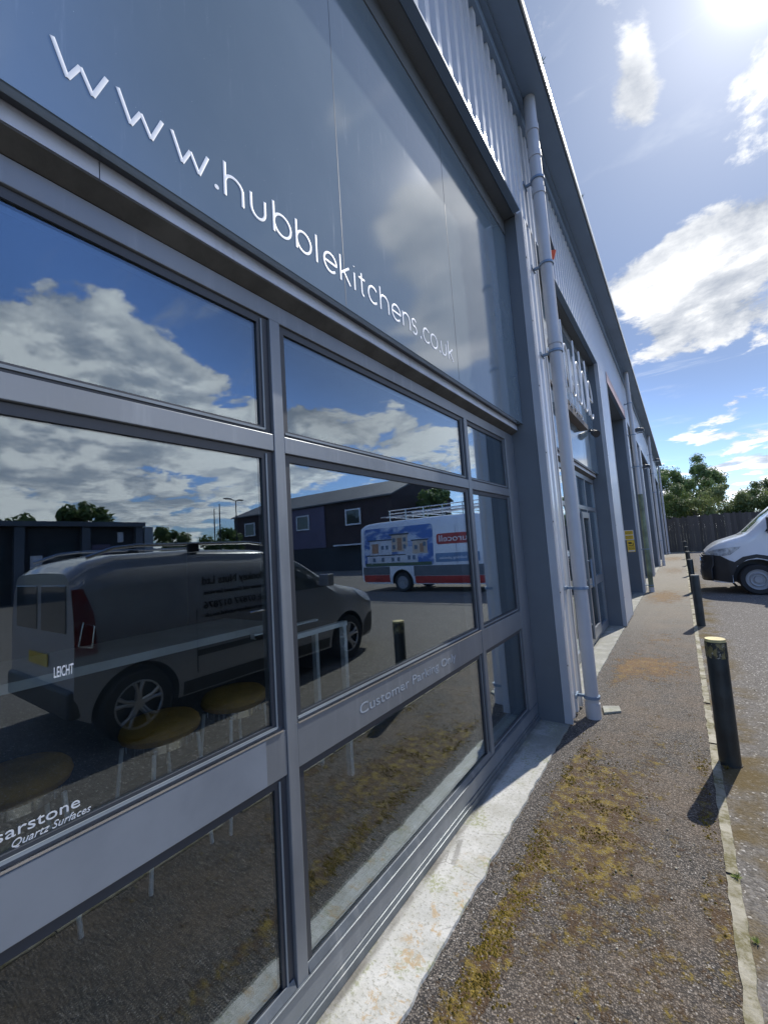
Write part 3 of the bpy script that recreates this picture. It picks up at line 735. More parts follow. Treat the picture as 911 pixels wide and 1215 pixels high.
class Body:
    """vehicle shell: x from nose to tail, y across, z up"""
    def __init__(s, L, W, zt, zb, plan, belt, tumble, rc=.12, crown=.04): s.L, s.W, s.zt, s.zb, s.plan, s.belt, s.tum, s.rc, s.crown = L, W, zt, zb, plan, belt, tumble, rc, crown
    def top(s, x): return smooth_tab(s.zt, x)
    def hw(s, x, z):
        w = s.W / 2 * smooth_tab(s.plan, x, .02); zt = s.top(x); zb = lerp_tab(s.zb, x)
        lo = max(0., min(1., (z - zb) / .35)); w *= .955 + .045 * math.sin(lo * PI / 2)
        if z > s.belt: w -= s.tum * ((z - s.belt) / (2.0 if s.zt[-1][1] > 2 else .8))
        return w
    def side(s, x, z):
        zt = s.top(x); w = s.hw(x, min(z, zt)); r = min(s.rc, w * .8); cz = zt - r - s.crown * .3
        if z > cz: k = min(1., (z - cz) / r); return w - r + r * math.sqrt(max(0., 1 - k * k))
        return w
    def topz(s, x, y):
        zt = s.top(x); w = s.hw(x, zt); r = min(s.rc, w * .8); a = abs(y)
        base = zt - s.crown * (a / max(w, .01)) ** 2
        if a > w - r: base -= r - math.sqrt(max(0., r * r - (a - w + r) ** 2))
        return base
    def ring(s, x):
        zt = s.top(x); zb = lerp_tab(s.zb, x); r = min(s.rc, s.hw(x, zt) * .8); cz = zt - r - s.crown * .3; pts = []
        for i in range(11): z = zb + (cz - zb) * i / 10; pts.append((s.side(x, z), z))
        w = s.hw(x, zt)
        for i in range(1, 7):
            a = PI / 2 * i / 6; pts.append((w - r + r * math.cos(a), cz + r * math.sin(a)))
        w2 = w - r
        for i in range(1, 5): yy = w2 * (1 - i / 4); pts.append((yy, zt - s.crown * .3 * (yy / max(w2, .01)) ** 2))
        return pts
    def mesh(s, xs):
        bm = B(); rings = []
        for x in xs:
            P = s.ring(x); full = [(y, z) for y, z in P] + [(-y, z) for y, z in P[-2::-1]]
            rings.append([bm.verts.new((x, y, z)) for y, z in full])
        for a, b in zip(rings, rings[1:]):
            for j in range(len(a) - 1): bm.faces.new((a[j], b[j], b[j + 1], a[j + 1]))
            bm.faces.new((a[-1], b[-1], b[0], a[0]))
        bm.faces.new(rings[0]); bm.faces.new(rings[-1][::-1])
        return bm
    def patch(s, poly, sgn, off=.004, th=.012):
        """panel in side view (x,z), wrapped onto the flank; sgn -1 is the -y side"""
        bm = B(); f = bm.faces.new([bm.verts.new((x, 0, z)) for x, z in poly])
        x0, x1 = min(p[0] for p in poly), max(p[0] for p in poly); z0, z1 = min(p[1] for p in poly), max(p[1] for p in poly)
        def cut(co, no):
            bmesh.ops.bisect_plane(bm, geom=bm.verts[:] + bm.edges[:] + bm.faces[:], plane_co=co, plane_no=no, dist=1e-5)
        n = max(1, int((x1 - x0) / (.035 if x0 < .7 else .12))); m = max(1, int((z1 - z0) / .12))
        for i in range(1, n): cut((x0 + (x1 - x0) * i / n, 0, 0), (1, 0, 0))
        for i in range(1, m): cut((0, 0, z0 + (z1 - z0) * i / m), (0, 0, 1))
        for v in bm.verts: v.co.y = sgn * (s.side(v.co.x, v.co.z) + off)
        r = bmesh.ops.extrude_face_region(bm, geom=bm.faces[:])
        for v in [g for g in r['geom'] if isinstance(g, bmesh.types.BMVert)]: v.co.y -= sgn * th
        return bm
    def top_patch(s, poly, off=.004, th=.01):
        """panel in plan (x,y) laid on the top surface (bonnet, windscreen)"""
        bm = B(); bm.faces.new([bm.verts.new((x, y, 0)) for x, y in poly])
        x0, x1 = min(p[0] for p in poly), max(p[0] for p in poly); y0, y1 = min(p[1] for p in poly), max(p[1] for p in poly)
        for i in range(1, 12): bmesh.ops.bisect_plane(bm, geom=bm.verts[:] + bm.edges[:] + bm.faces[:], plane_co=(x0 + (x1 - x0) * i / 12, 0, 0), plane_no=(1, 0, 0), dist=1e-5)
        for i in range(1, 14): bmesh.ops.bisect_plane(bm, geom=bm.verts[:] + bm.edges[:] + bm.faces[:], plane_co=(0, y0 + (y1 - y0) * i / 14, 0), plane_no=(0, 1, 0), dist=1e-5)
        for v in bm.verts: v.co.z = s.topz(v.co.x, v.co.y) + off
        r = bmesh.ops.extrude_face_region(bm, geom=bm.faces[:])
        for v in [g for g in r['geom'] if isinstance(g, bmesh.types.BMVert)]: v.co.z -= th
        return bm

def cut_arches(body, centres, r, W, zc):
    """cut the wheel openings out of the shell"""
    bm = B()
    for x in centres:
        for s in (-1, 1): cyl(bm, (x, s * (W / 2 + .2), zc), (x, s * (W / 2 - .32), zc), r, n=40)
    c = obj('cutter_tmp', bm, M_blackp)
    md = body.modifiers.new('b', 'BOOLEAN'); md.operation = 'DIFFERENCE'; md.object = c; md.solver = 'EXACT'; md.material_mode = 'TRANSFER'
    c.matrix_world = body.parent.matrix_world.copy() if False else Matrix.Identity(4)
    bpy.context.view_layer.update()
    c.parent = body.parent
    bpy.context.view_layer.update()
    dg = bpy.context.evaluated_depsgraph_get(); me = bpy.data.meshes.new_from_object(body.evaluated_get(dg))
    body.modifiers.clear(); old = body.data; body.data = me; me.name = old.name
    bpy.data.objects.remove(c)
    try: me.set_sharp_from_angle(angle=.6)
    except Exception: pass

def wheel(parent, x, y, r, w, s, style):
    t = B(); n = 40
    prof = [(r * .66, 0), (r * .90, -.006), (r * .985, .02), (r, .05), (r, w - .04), (r * .97, w), (r * .66, w)]
    rings = [[t.verts.new((x + a * math.cos(2 * PI * i / n), y - s * b if False else y - s * b, r + a * math.sin(2 * PI * i / n))) for i in range(n)] for a, b in prof]
    for p, q in zip(rings, rings[1:] + rings[:1]):
        for i in range(n): t.faces.new((p[i], p[(i + 1) % n], q[(i + 1) % n], q[i]))
    wo = obj('wheel', t, M_tyre, parent, smooth=True)
    bm = B(); R = r * .66; yo = y
    def P(a, rad, d): return (x + rad * math.cos(a), yo - s * d, r + rad * math.sin(a))
    tube(bm, [P(2 * PI * i / n, R * .965, .012) for i in range(n)], .013, 8, closed=True)
    if style == 'alloy':
        for k in range(5):
            for dd in (-.13, .13):
                a = 2 * PI * k / 5 + .3; tube(bm, [P(a + dd * 1.6, R * .22, .03), P(a + dd * .9, R * .6, .012), P(a + dd * 1.5, R * .95, .014)], [.022, .016, .02], 6)
        cyl(bm, P(0, 0, .012), P(0, 0, .06), R * .22, n=20)
    else:
        cyl(bm, P(0, 0, .03), P(0, 0, .08), R * .93, R * .93, 32); tube(bm, [P(2 * PI * i / n, R * .62, .022) for i in range(n)], .018, 8, closed=True)
        cyl(bm, P(0, 0, .0), P(0, 0, .05), R * .34, R * .42, 24)
    obj('rim', bm, M_rim if style == 'alloy' else M_steelrim, wo, smooth=True)
    bm = B(); cyl(bm, P(0, 0, .07), P(0, 0, .10), R * .99, n=32); obj('brake_disc', bm, M_framed, wo)

def slab(x0, x1, z0, z1): return [(x0, z0), (x1, z0), (x1, z1), (x0, z1)]
def roundrect(x0, x1, z0, z1, r):
    p = []
    for cx_, cz_, a in ((x1 - r, z1 - r, 0), (x0 + r, z1 - r, 90), (x0 + r, z0 + r, 180), (x1 - r, z0 + r, 270)): p += arc(cx_, cz_, r, a, a + 90, 4)
    return p

# white long-wheelbase van, nose towards the building -------------------------------
V = thing('delivery_van', 'long white van with red sill and house picture, parked nose to the kerb', 'van', (.42, 13.61, 0))
vb = Body(7.3, 2.02, [(0, .98), (.04, 1.06), (.25, 1.22), (.55, 1.32), (.80, 1.40), (1.25, 1.86), (1.78, 2.34), (2.1, 2.52), (2.6, 2.60), (4, 2.62), (6.6, 2.60), (7.1, 2.56), (7.3, 2.44)],
          [(0, .32), (.15, .27), (.9, .26), (7.0, .30), (7.3, .40)], [(0, .58), (.06, .72), (.18, .85), (.4, .94), (.8, .99), (1.2, 1.), (6.8, 1.), (7.3, .96)], 1.25, .10, .13, .05)
xs = [0, .02, .05, .09, .14, .2] + [.28 + .08 * i for i in range(28)] + [2.6 + .3 * i for i in range(15)] + [7.0, 7.1, 7.2, 7.26, 7.3]
body = obj('body', vb.mesh(xs), [M_whitevan, M_blackp], V, smooth=True); cut_arches(body, (.89, 5.46), .44, 2.02, .37)
for s in (-1, 1):
    y = s * 1.0
    for x in (.89, 5.46): wheel(V, x, y, .345, .24, s, 'steel')
    bm = vb.patch([(.0, .34), (.44, .27), (.45, .45), (.53, .66), (.60, .72), (.55, .74), (.42, .80), (.28, .90), (.10, .93), (.0, .92)], s, .008)
    obj('bumper', bm, M_blackp, V, smooth=True)
    bm = vb.patch([(.46, .45), (.55, .66), (.73, .80), (.91, .84), (1.09, .79), (1.24, .66), (1.32, .45), (1.40, .45), (1.34, .70), (1.18, .86), (.91, .92), (.67, .87), (.47, .72), (.39, .5)], s, .012)
    obj('wheel_arch_trim', bm, M_blackp, V, smooth=True)
    bm = vb.patch([(.10, .93), (.30, .90), (.45, .92), (.62, 1.06), (.66, 1.11), (.40, 1.09), (.16, 1.05), (.06, 1.0)], s, .010)
    obj('headlight', bm, M_lamp, V, smooth=True)
    bm = vb.patch([(1.10, 1.42), (2.02, 1.40), (2.06, 2.05), (1.78, 2.10), (1.62, 2.02), (1.28, 1.64)], s, .004)
    obj('side_window', bm, M_vglass, V, smooth=True)
    bm = B(); tube(bm, [(1.22, s * 1.0, 1.42), (1.20, s * 1.16, 1.46)], .022, 8); box(bm, 1.14, 1.24, s * 1.17 - .09, s * 1.17 + .09, 1.38, 1.74)
    obj('wing_mirror', bm, M_blackp, V, bevel=.015)
    # livery: red sill, grey band
    bm = vb.patch(slab(1.52, 4.92, .31, .56), s, .006); obj('red_sill', bm, M_red, V)
    bm = vb.patch(slab(6.0, 7.22, .36, .62), s, .006); obj('red_sill', bm, M_red, V)
    bm = vb.patch(slab(1.55, 4.95, .57, .92), s, .005); obj('grey_band', bm, M_greypanel, V)
    bm = vb.patch(slab(5.98, 7.24, .63, .92), s, .005); obj('grey_band', bm, M_greypanel, V)
    bm = B()
    for x in (2.12, 3.25): box(bm, x - .004, x + .004, s * 1.013 - .003, s * 1.013 + .003, .95, 2.25)
    obj('door_seam', bm, M_framed, V)
    bm = B(); box(bm, 1.96, 2.08, s * 1.018 - .014, s * 1.018 + .014, 1.22, 1.26); obj('door_handle', bm, M_blackp, V, bevel=.005)
obj('windscreen', vb.top_patch([(.84, -.84), (.80, -.4), (.79, 0), (.80, .4), (.84, .84), (1.72, .74), (1.80, .4), (1.82, 0), (1.80, -.4), (1.72, -.74)]), M_vscreen, V, smooth=True)
obj('wiper_cowl', vb.top_patch([(.74, -.84), (.70, 0), (.74, .84), (.83, .84), (.785, .4), (.78, 0), (.785, -.4), (.83, -.84)], .008), M_blackp, V, smooth=True)
bm = B(); rows = []
for z in (.31, .40, .50, .60, .70, .80, .88, .93):
    c = [(x, vb.hw(x, z) + .010) for x in (.16, .12, .08, .05, .02, .0)]
    bulge = .03 + .05 * (z < .62)
    row = [(x - bulge, -y) for x, y in c] + [(-.02 - bulge, -.4), (-.03 - bulge, 0), (-.02 - bulge, .4)] + [(x - bulge, y) for x, y in c[::-1]]
    rows.append([bm.verts.new((x, y, z)) for x, y in row])
for a, b in zip(rows, rows[1:]):
    for j in range(len(a) - 1): bm.faces.new((a[j], a[j + 1], b[j + 1], b[j]))
fb_ = obj('front_bumper', bm, M_blackp, V, smooth=True); sm = fb_.modifiers.new('s', 'SOLIDIFY'); sm.thickness = .02; sm.offset = -1
bm = B()
for k in range(4): box(bm, -.085, -.03, -.52, .52, .62 + k * .075, .62 + k * .075 + .04)
obj('grille', bm, M_framed, V, bevel=.006)
bm = B(); cyl(bm, (-.10, 0, .76), (-.07, 0, .76), .09, n=28); obj('grille_badge', bm, M_chrome, V)
bm = B(); box(bm, -.125, -.112, -.26, .26, .40, .51); obj('number_plate', bm, M_signw, V)
bm = B(); tube(bm, [(.45, -.55, .27), (.5, -.55, .18), (.53, -.55, .15)], .025, 6); obj('tow_eye', bm, M_blackp, V)
# picture of houses on the rear half (near side)
PX = lambda x: x - .42
def side_panel(name, x0, x1, z0, z1, m, off, poly=None):
    o = obj(name, vb.patch(poly or slab(x0, x1, z0, z1), -1, off, .003), m, V); return o
def livery_sky():
    m = bpy.data.materials.new('printed_sky'); m.use_nodes = True; t = NT(m.node_tree); b = t.n['Principled BSDF']
    tc = t.n.new('ShaderNodeTexCoord').outputs['Object']
    c = t.mix(t.step(t.noise(t.v('MULTIPLY', tc, (1., 1., 2.2)), 1.6, 5, .6), .45, .62), (.045, .14, .42), (.50, .58, .70))
    t.put(b.inputs['Base Color'], c); b.inputs['Roughness'].default_value = .35; return m
M_psky = livery_sky()
M_pwall = mat('printed_cream', (.52, .43, .33), .4); M_pwhite = mat('printed_white', (.55, .58, .62), .4); M_porg = mat('printed_orange', (.36, .20, .12), .4)
M_proof = mat('printed_roof', (.05, .055, .07), .4); M_pwin = mat('printed_window', (.10, .16, .24), .3); M_pgreen = mat('printed_green', (.07, .12, .06), .5)
side_panel('livery_picture', 4.12, 7.14, .93, 2.36, M_psky, .0045, roundrect(4.12, 7.14, .93, 2.36, .12))
for x0, x1, z0, z1, m in ((5.15, 5.85, 1.45, 2.05, M_pwall), (5.85, 6.85, 1.30, 1.88, M_pwhite), (4.35, 4.95, 1.35, 1.80, M_pwall), (4.75, 5.3, 1.05, 1.62, M_pwhite), (5.3, 7.0, 1.02, 1.32, M_pwhite), (4.2, 7.1, .94, 1.06, M_pgreen),
                          (5.40, 5.60, 1.50, 1.95, M_porg), (6.45, 6.75, 1.42, 1.78, M_porg), (4.5, 4.65, 1.4, 1.7, M_porg)):
    side_panel('printed_wall', x0, x1, z0, z1, m, .0065 + .0012 * (m is M_porg) + .0006 * random.random())
for x0, x1, z0, z1 in ((5.08, 5.95, 2.05, 2.11), (5.82, 6.95, 1.88, 1.93), (4.30, 5.0, 1.80, 1.85), (5.25, 7.05, 1.32, 1.36)): side_panel('printed_roof', x0, x1, z0, z1, M_proof, .0092)
for x0, z0 in ((5.22, 1.80), (5.22, 1.55), (5.68, 1.80), (5.68, 1.55), (6.0, 1.55), (6.2, 1.55), (4.40, 1.6), (4.75, 1.5), (5.5, 1.10), (5.75, 1.10), (6.2, 1.10), (6.6, 1.10), (4.85, 1.15), (5.05, 1.15)):
    side_panel('printed_window', x0, x0 + .12, z0, z0 + .15, M_pwin, .0098)
side_panel('blue_band', 2.45, 4.05, 1.02, 1.32, mat('printed_blue', (.13, .24, .40), .4), .005)
side_panel('logo_plate', 2.55, 3.98, 1.62, 1.98, M_red, .0055, roundrect(2.55, 3.98, 1.62, 1.98, .08))
t_ = text_obj('logo_text', 'eurocell', .30, M_white, (2.66, -1.022, 1.71), (1, 0, 0), (0, 0, 1), parent=V, ext=.004, width=1.2)
t_ = text_obj('small_print', 'upvc building plastics', .13, M_white, (2.55, -1.021, 1.12), (1, 0, 0), (0, 0, 1), parent=V, ext=.004, width=1.35)
# ladder rack with hoop rails
LR = thing('ladder_rack_tmp', '', '', (0, 0, 0)) if False else None
bm = B()
for yy in (-.82, .82):
    for zz in (2.86, 2.98): tube(bm, [(2.2, yy, zz), (6.0, yy, zz)], .018, 8)
    for x in (2.25, 3.0, 3.75, 4.5, 5.25, 5.95): tube(bm, [(x, yy, 2.52), (x, yy, 2.98)], .018, 8)
for x in (2.25, 3.0, 3.75, 4.5, 5.25, 5.95): tube(bm, [(x, -.82, 2.74), (x, .82, 2.74)], .016, 8)
obj('roof_rack', bm, M_chrome, V, smooth=True)
bm = B()
for yy in (-.5, -.12): tube(bm, [(1.5, yy, 2.80), (6.6, yy, 2.80)], .02, 6)
for k in range(16): tube(bm, [(1.7 + k * .3, -.5, 2.80), (1.7 + k * .3, -.12, 2.80)], .012, 6)
tag(obj('ladder', bm, M_rim, loc=(.42, 13.61, 0)), 'aluminium ladder lying on the roof rack of the white van', 'ladder')

# dark grey van close to the windows (seen mirrored in the glass) ---------------------
G = thing('panel_van', 'silver-grey panel van with roof rails parked alongside the shop windows', 'van', (2.68, 5.72, 0), -PI / 2)
gb = Body(4.36, 1.84, [(0, .70), (.05, .80), (.2, .93), (.6, 1.04), (1.0, 1.13), (1.25, 1.24), (1.7, 1.52), (2.05, 1.66), (2.4, 1.71), (3.2, 1.74), (4.05, 1.72), (4.26, 1.66), (4.36, 1.56)],
          [(0, .30), (.1, .24), (4.2, .26), (4.36, .36)], [(0, .62), (.06, .75), (.2, .87), (.5, .96), (1.0, 1.), (4.1, 1.), (4.36, .95)], 1.08, .17, .17, .05)
xs = [0, .02, .05, .1, .16, .24] + [.32 + .09 * i for i in range(24)] + [2.6 + .2 * i for i in range(9)] + [4.25, 4.30, 4.33, 4.36]
body = obj('body', gb.mesh(xs), [M_greyvan, M_blackp], G, smooth=True); cut_arches(body, (.90, 3.86), .375, 1.84, .33)
for s in (-1, 1):
    for x in (.90, 3.86): wheel(G, x, s * .905, .325, .21, s, 'alloy')
    obj('side_window', gb.patch([(1.28, 1.12), (2.18, 1.12), (2.22, 1.60), (1.98, 1.60), (1.72, 1.46)], s, .004), M_vglass, G, smooth=True)
    obj('headlight', gb.patch([(.10, .74), (.42, .80), (.62, .92), (.70, 1.0), (.40, .98), (.16, .90)], s, .008), M_lamp, G, smooth=True)
    tl = obj('tail_light', gb.patch([(4.20, .86), (4.36, .86), (4.36, 1.42), (4.28, 1.42), (4.22, 1.22)], s, .010), M_redlens, G, smooth=True)
    bm = B(); tube(bm, [(4.25, s * .935, .92), (4.23, s * .935, 1.10), (4.31, s * .93, 1.14), (4.34, s * .92, .95), (4.25, s * .935, .92)], .006, 6); obj('light_edge', bm, M_chrome, tl)
    obj('lower_trim', gb.patch(slab(1.32, 3.44, .27, .40), s, .008), M_blackp, G)
    obj('bumper', gb.patch([(0, .32), (.50, .26), (.50, .48), (.30, .60), (0, .60)], s, .008), M_blackp, G, smooth=True)
    obj('side_moulding', gb.patch(slab(2.3, 3.30, .62, .68), s, .008), M_blackp, G)
    bm = B()
    for x in (2.26, 3.30): box(bm, x - .003, x + .003, s * .923 - .003, s * .923 + .003, .46, 1.1)
    obj('door_seam', bm, M_framed, G)
    bm = B(); tube(bm, [(2.0, s * .93, .96), (2.03, s * .95, .96), (2.17, s * .95, .96), (2.2, s * .93, .96)], .012, 6); tube(bm, [(2.45, s * .93, .96), (2.48, s * .95, .96), (2.62, s * .95, .96), (2.65, s * .93, .96)], .012, 6)
    obj('door_handle', bm, M_chrome, G, smooth=True)
    bm = B(); tube(bm, [(2.10, s * .72, 1.68), (2.3, s * .72, 1.76), (2.5, s * .72, 1.785), (3.8, s * .72, 1.79), (4.0, s * .72, 1.77), (4.22, s * .72, 1.69)], .017, 8)
    rr = obj('roof_rail', bm, M_chrome, G, smooth=True)
    obj('rail_foot', boxes((3.15, 3.27, s * .72 - .02, s * .72 + .02, 1.70, 1.785)), M_blackp, rr)
    bm = B(); box(bm, 1.40, 1.52, s * 1.03 - .09, s * 1.03 + .09, 1.14, 1.30); tube(bm, [(1.46, s * .90, 1.16), (1.46, s * 1.0, 1.18)], .02, 6)
    obj('wing_mirror', bm, M_greyvan, G, bevel=.02)
obj('windscreen', gb.top_patch([(1.30, -.72), (1.22, -.3), (1.21, 0), (1.22, .3), (1.30, .72), (2.02, .64), (2.08, 0), (2.02, -.64)]), M_vglass, G, smooth=True)
obj('rear_window', boxes((4.350, 4.366, -.70, -.06, 1.04, 1.46), (4.350, 4.366, .06, .70, 1.04, 1.46)), M_vglass, G, bevel=.01)
obj('number_plate', boxes((4.365, 4.372, -.26, .26, .72, .83)), M_signy, G)
text_obj('plate_text', 'MN07 LTD', .09, M_black, (4.513, -.22, .74), (0, 1, 0), (0, 0, 1), parent=G, ext=.001, width=.44) if False else None
obj('rear_bumper', boxes((4.30, 4.40, -.86, .86, .34, .58)), M_blackp, G, bevel=.03)
obj('grille', boxes((-.02, .03, -.45, .45, .42, .66)), M_blackp, G, bevel=.01)
for z, s_, sz, w in ((1.34, 'Monkey Nuts Ltd', .125, .84), (1.235, 'Commercial Ground Services', .06, .84), (1.09, 'Tel: 07877 017876', .10, .86), (1.00, 'www.monkeynutsltd.co.uk', .06, .86)):
    o = gb.side(2.9, z) + .006
    text_obj('side_lettering', s_, sz, M_black, (2.36, -o, z), (1, 0, 0), (0, 0, 1), parent=G, ext=.003, width=w, offset=.001)
bm = B(); pts = [(3.62 + .05 * math.cos(a), -.928, .84 + .04 * math.sin(a)) for a in (0, 1, 2, 3, 4, 5)]

# ------------------------------------------------------------------ things inside the shop
def stool(loc, label, rot=0.):
    r = thing('bar_stool', label, 'stool', loc, rot, 'mustard bar stools at the shop counter')
    bm = B(); n = 36
    prof = [(.02, .0), (.19, .0), (.215, .02), (.225, .055), (.217, .082), (.217, .09), (.195, .118), (.10, .13), (.001, .132)]
    R_ = [[bm.verts.new((a * .86 * math.cos(2 * PI * i / n), a * .86 * math.sin(2 * PI * i / n), .70 + z * .68)) for i in range(n)] for a, z in prof]
    for p, q in zip(R_, R_[1:]):
        for i in range(n): bm.faces.new((p[i], p[(i + 1) % n], q[(i + 1) % n], q[i]))
    obj('seat', bm, M_mustard, r, smooth=True)
    bm = B(); cyl(bm, (0, 0, .66), (0, 0, .702), .16, n=28); obj('seat_ring', bm, M_chrome, r, smooth=True)
    for sx in (-1, 1):
        for sy in (-1, 1):
            bm = B(); tube(bm, [(sx * .12, sy * .13, .67), (sx * .15, sy * .18, .08)], .010, 8); obj('leg', bm, M_counter, r, smooth=True)
    bm = B(); tube(bm, [(.14, -.16, .36), (.14, .16, .36)], .016, 8); tube(bm, [(-.14, -.16, .36), (-.14, .16, .36)], .013, 8); obj('footrest', bm, M_counter, r, smooth=True)
    return r
s0 = stool((-2.34, .55, 0), 'round mustard stool behind the lettering of the first pane, nearest')
dup(s0, (-2.34, 1.14, 0), .2, 'round mustard stool in the middle of the three at the counter')
dup(s0, (-2.36, 1.60, 0), .1, 'round mustard stool farthest along, beside the window mullion')
CT = thing('kitchen_counter', 'long dark kitchen island with a pale worktop inside the shop', 'counter', (-3.7, 1.4, .08))
obj('cabinet', boxes((-.35, .35, -1.9, 1.25, 0, .82)), M_dark, CT)
obj('worktop', boxes((-.40, .42, -1.95, 1.3, .82, .88)), M_counter, CT)
TB = thing('display_frame', 'thin white metal table frame standing inside the second window', 'table', (-2.0, 1.6, .08))
bm = B(); box(bm, -.02, .02, .09, .66, 1.0, 1.03); box(bm, -.02, .02, .62, .65, 0, 1.0); box(bm, -.30, -.26, .62, .65, 0, 1.0); box(bm, -.30, -.26, .09, .66, 1.0, 1.03); box(bm, -.02, .02, .09, .12, 0, 1.0)
obj('frame', bm, M_white2, TB)
obj('table_top', boxes((-.259, -.021, .09, .66, 1.005, 1.02)), M_dark, TB)
SH = thing('shelf_rack', 'dark rack of pale rails at the left inside the first window', 'shelf', (-2.9, .05, .08))
bm = B()
for k in range(6): box(bm, -.02, .0, -.6, .42, .95 + k * .15, .965 + k * .15)
obj('rail', bm, M_counter, SH)
obj('upright', boxes((-.05, -.021, -.62, -.59, 0, 1.9), (-.05, -.021, .40, .43, 0, 1.9)), M_dark, SH)
PL = thing('potted_plant', 'green long-leaved pot plant at the lower left inside the first window', 'plant', (-1.75, .18, .08))
bm = B(); cyl(bm, (0, 0, 0), (0, 0, .3), .11, .15, 20); obj('pot', bm, M_dark, PL, smooth=True)
bm = B()
for k in range(16):
    a = k * 2.399; L = random.uniform(.25, .6); h = random.uniform(.4, .75); w = .03
    P0 = Vector((0, 0, .28)); prev = None; d = Vector((math.cos(a), math.sin(a), 0)); sd = Vector((-d.y, d.x, 0))
    for i in range(7):
        u = i / 6; c = P0 + d * L * u * .6 + Vector((0, 0, h * math.sin(u * 1.9))) * .85; ww = w * math.sin(PI * min(.97, .12 + u * .88)) + .002
        pr = (bm.verts.new(c - sd * ww), bm.verts.new(c + sd * ww))
        if prev: bm.faces.new((prev[0], prev[1], pr[1], pr[0]))
        prev = pr
lf = obj('leaves', bm, M_leafin, PL); sm = lf.modifiers.new('s', 'SOLIDIFY'); sm.thickness = .002

# ------------------------------------------------------------------ buildings opposite (seen mirrored)
Bk = thing('brick_building', 'dark maroon two-storey building with grey roof and lilac wall section across the car park', 'building', (0, 26, 0))
obj('wall', boxes((15.2, 35, 0, 10, 0, 5.7)), M_brickdark, Bk)
bm = B()
a = [(15.0, -.25, 5.62), (35.2, -.25, 5.62), (35.2, 5, 7.6), (15.0, 5, 7.6), (15.0, 10.25, 5.62), (35.2, 10.25, 5.62)]
b = [(x, y, z + .12) for x, y, z in a]
va = [bm.verts.new(p) for p in a]; vb_ = [bm.verts.new(p) for p in b]
for q in ((0, 1, 2, 3), (3, 2, 5, 4)): bm.faces.new([va[i] for i in q]); bm.faces.new([vb_[i] for i in q])
for i, j in ((0, 1), (1, 2), (2, 5), (5, 4), (4, 3), (3, 0)): bm.faces.new((va[i], va[j], vb_[j], vb_[i]))
obj('roof', bm, M_roof, Bk)
bm = B(); v = [bm.verts.new((15.2, y, z)) for y, z in ((0, 5.71), (10, 5.71), (5, 7.55))]; bm.faces.new(v); v2 = [bm.verts.new((15.5, y, z)) for y, z in ((0, 5.71), (10, 5.71), (5, 7.55))]; bm.faces.new(v2[::-1])
for i in range(3): bm.faces.new((v[i], v2[i], v2[(i + 1) % 3], v[(i + 1) % 3]))
obj('gable', bm, M_brickdark, Bk)
obj('lilac_wall_section', boxes((22.2, 27.5, -.06, -.002, 2.0, 5.55)), M_purple, Bk)
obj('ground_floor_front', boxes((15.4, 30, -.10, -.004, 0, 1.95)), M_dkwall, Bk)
obj('canopy', boxes((17.6, 20.6, -.9, -.11, 2.02, 2.14)), M_white2, Bk)
for x0, z0 in ((18.2, 3.65), (24.0, 3.65), (31.5, 3.65)):
    w = obj('window', boxes((x0, x0 + 1.6, -.16, -.062, z0, z0 + .12), (x0, x0 + 1.6, -.16, -.062, z0 + 1.2, z0 + 1.32), (x0, x0 + .12, -.16, -.062, z0 + .121, z0 + 1.199), (x0 + 1.48, x0 + 1.6, -.16, -.062, z0 + .121, z0 + 1.199)), M_white2, Bk)
    obj('pane', boxes((x0 + .12, x0 + 1.48, -.11, -.065, z0 + .12, z0 + 1.2)), M_vglass, w)

SU = thing('low_shop_units', 'low dark flat-roofed shop units with pale end wall opposite the terrace', 'building', (25, 0, 0))
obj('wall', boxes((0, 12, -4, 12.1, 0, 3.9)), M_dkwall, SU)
obj('roof_edge', boxes((-.5, 12.2, -4.2, 12.4, 3.92, 4.18)), M_greywall, SU)
for y in (3.4, 6.2, 9.1, 11.9): obj('pier', boxes((-.35, -.002, y, y + .4, 0, 3.9)), M_greywall, SU)
obj('end_wall', boxes((-.4, -.002, 12.4, 12.9, 0, 3.9), (0, 12, 12.12, 12.9, 0, 3.6)), mat('pale_grey_wall', (.32, .36, .38), .7), SU)
obj('lilac_door', boxes((-.08, -.003, 9.65, 10.6, 0, 2.9)), M_purple, SU)
obj('white_door', boxes((-.08, -.003, 6.9, 7.4, 0, 2.4)), M_white2, SU)
obj('shop_window', boxes((-.07, -.004, 4.1, 5.9, .6, 3.0), (-.07, -.004, 7.6, 8.8, .6, 3.0)), M_vglass, SU)
obj('white_emblem', boxes((-.09, -.003, 11.0, 11.3, 3.0, 3.6)), M_white2, SU)

def street_pole(loc, h, label, lamp):
    r = thing('street_lamp' if lamp else 'pole', label, 'street lamp' if lamp else 'pole', loc)
    bm = B(); cyl(bm, (0, 0, 0), (0, 0, h), .055, .035, 10); obj('post', bm, M_framed, r, smooth=True)
    if lamp:
        bm = B(); cyl(bm, (0, -.1, h), (0, -.5, h + .10), .04, .03, 8); box(bm, -.08, .08, -1.0, -.4, h + .06, h + .14); box(bm, -.08, .08, .2, .6, h + .02, h + .10); cyl(bm, (0, 0, h), (0, .4, h + .05), .04, .03, 8)
        obj('lamp_head', bm, M_framed, r)
street_pole((24.5, 18.9, 0), 5.9, 'tall street lamp with two heads between the buildings opposite', True)
street_pole((24.0, 17.2, 0), 5.5, 'bare dark pole left of the street lamp opposite', False)
street_pole((27.5, 19.0, 0), 5.6, 'thin second pole behind the dark pole opposite', False)

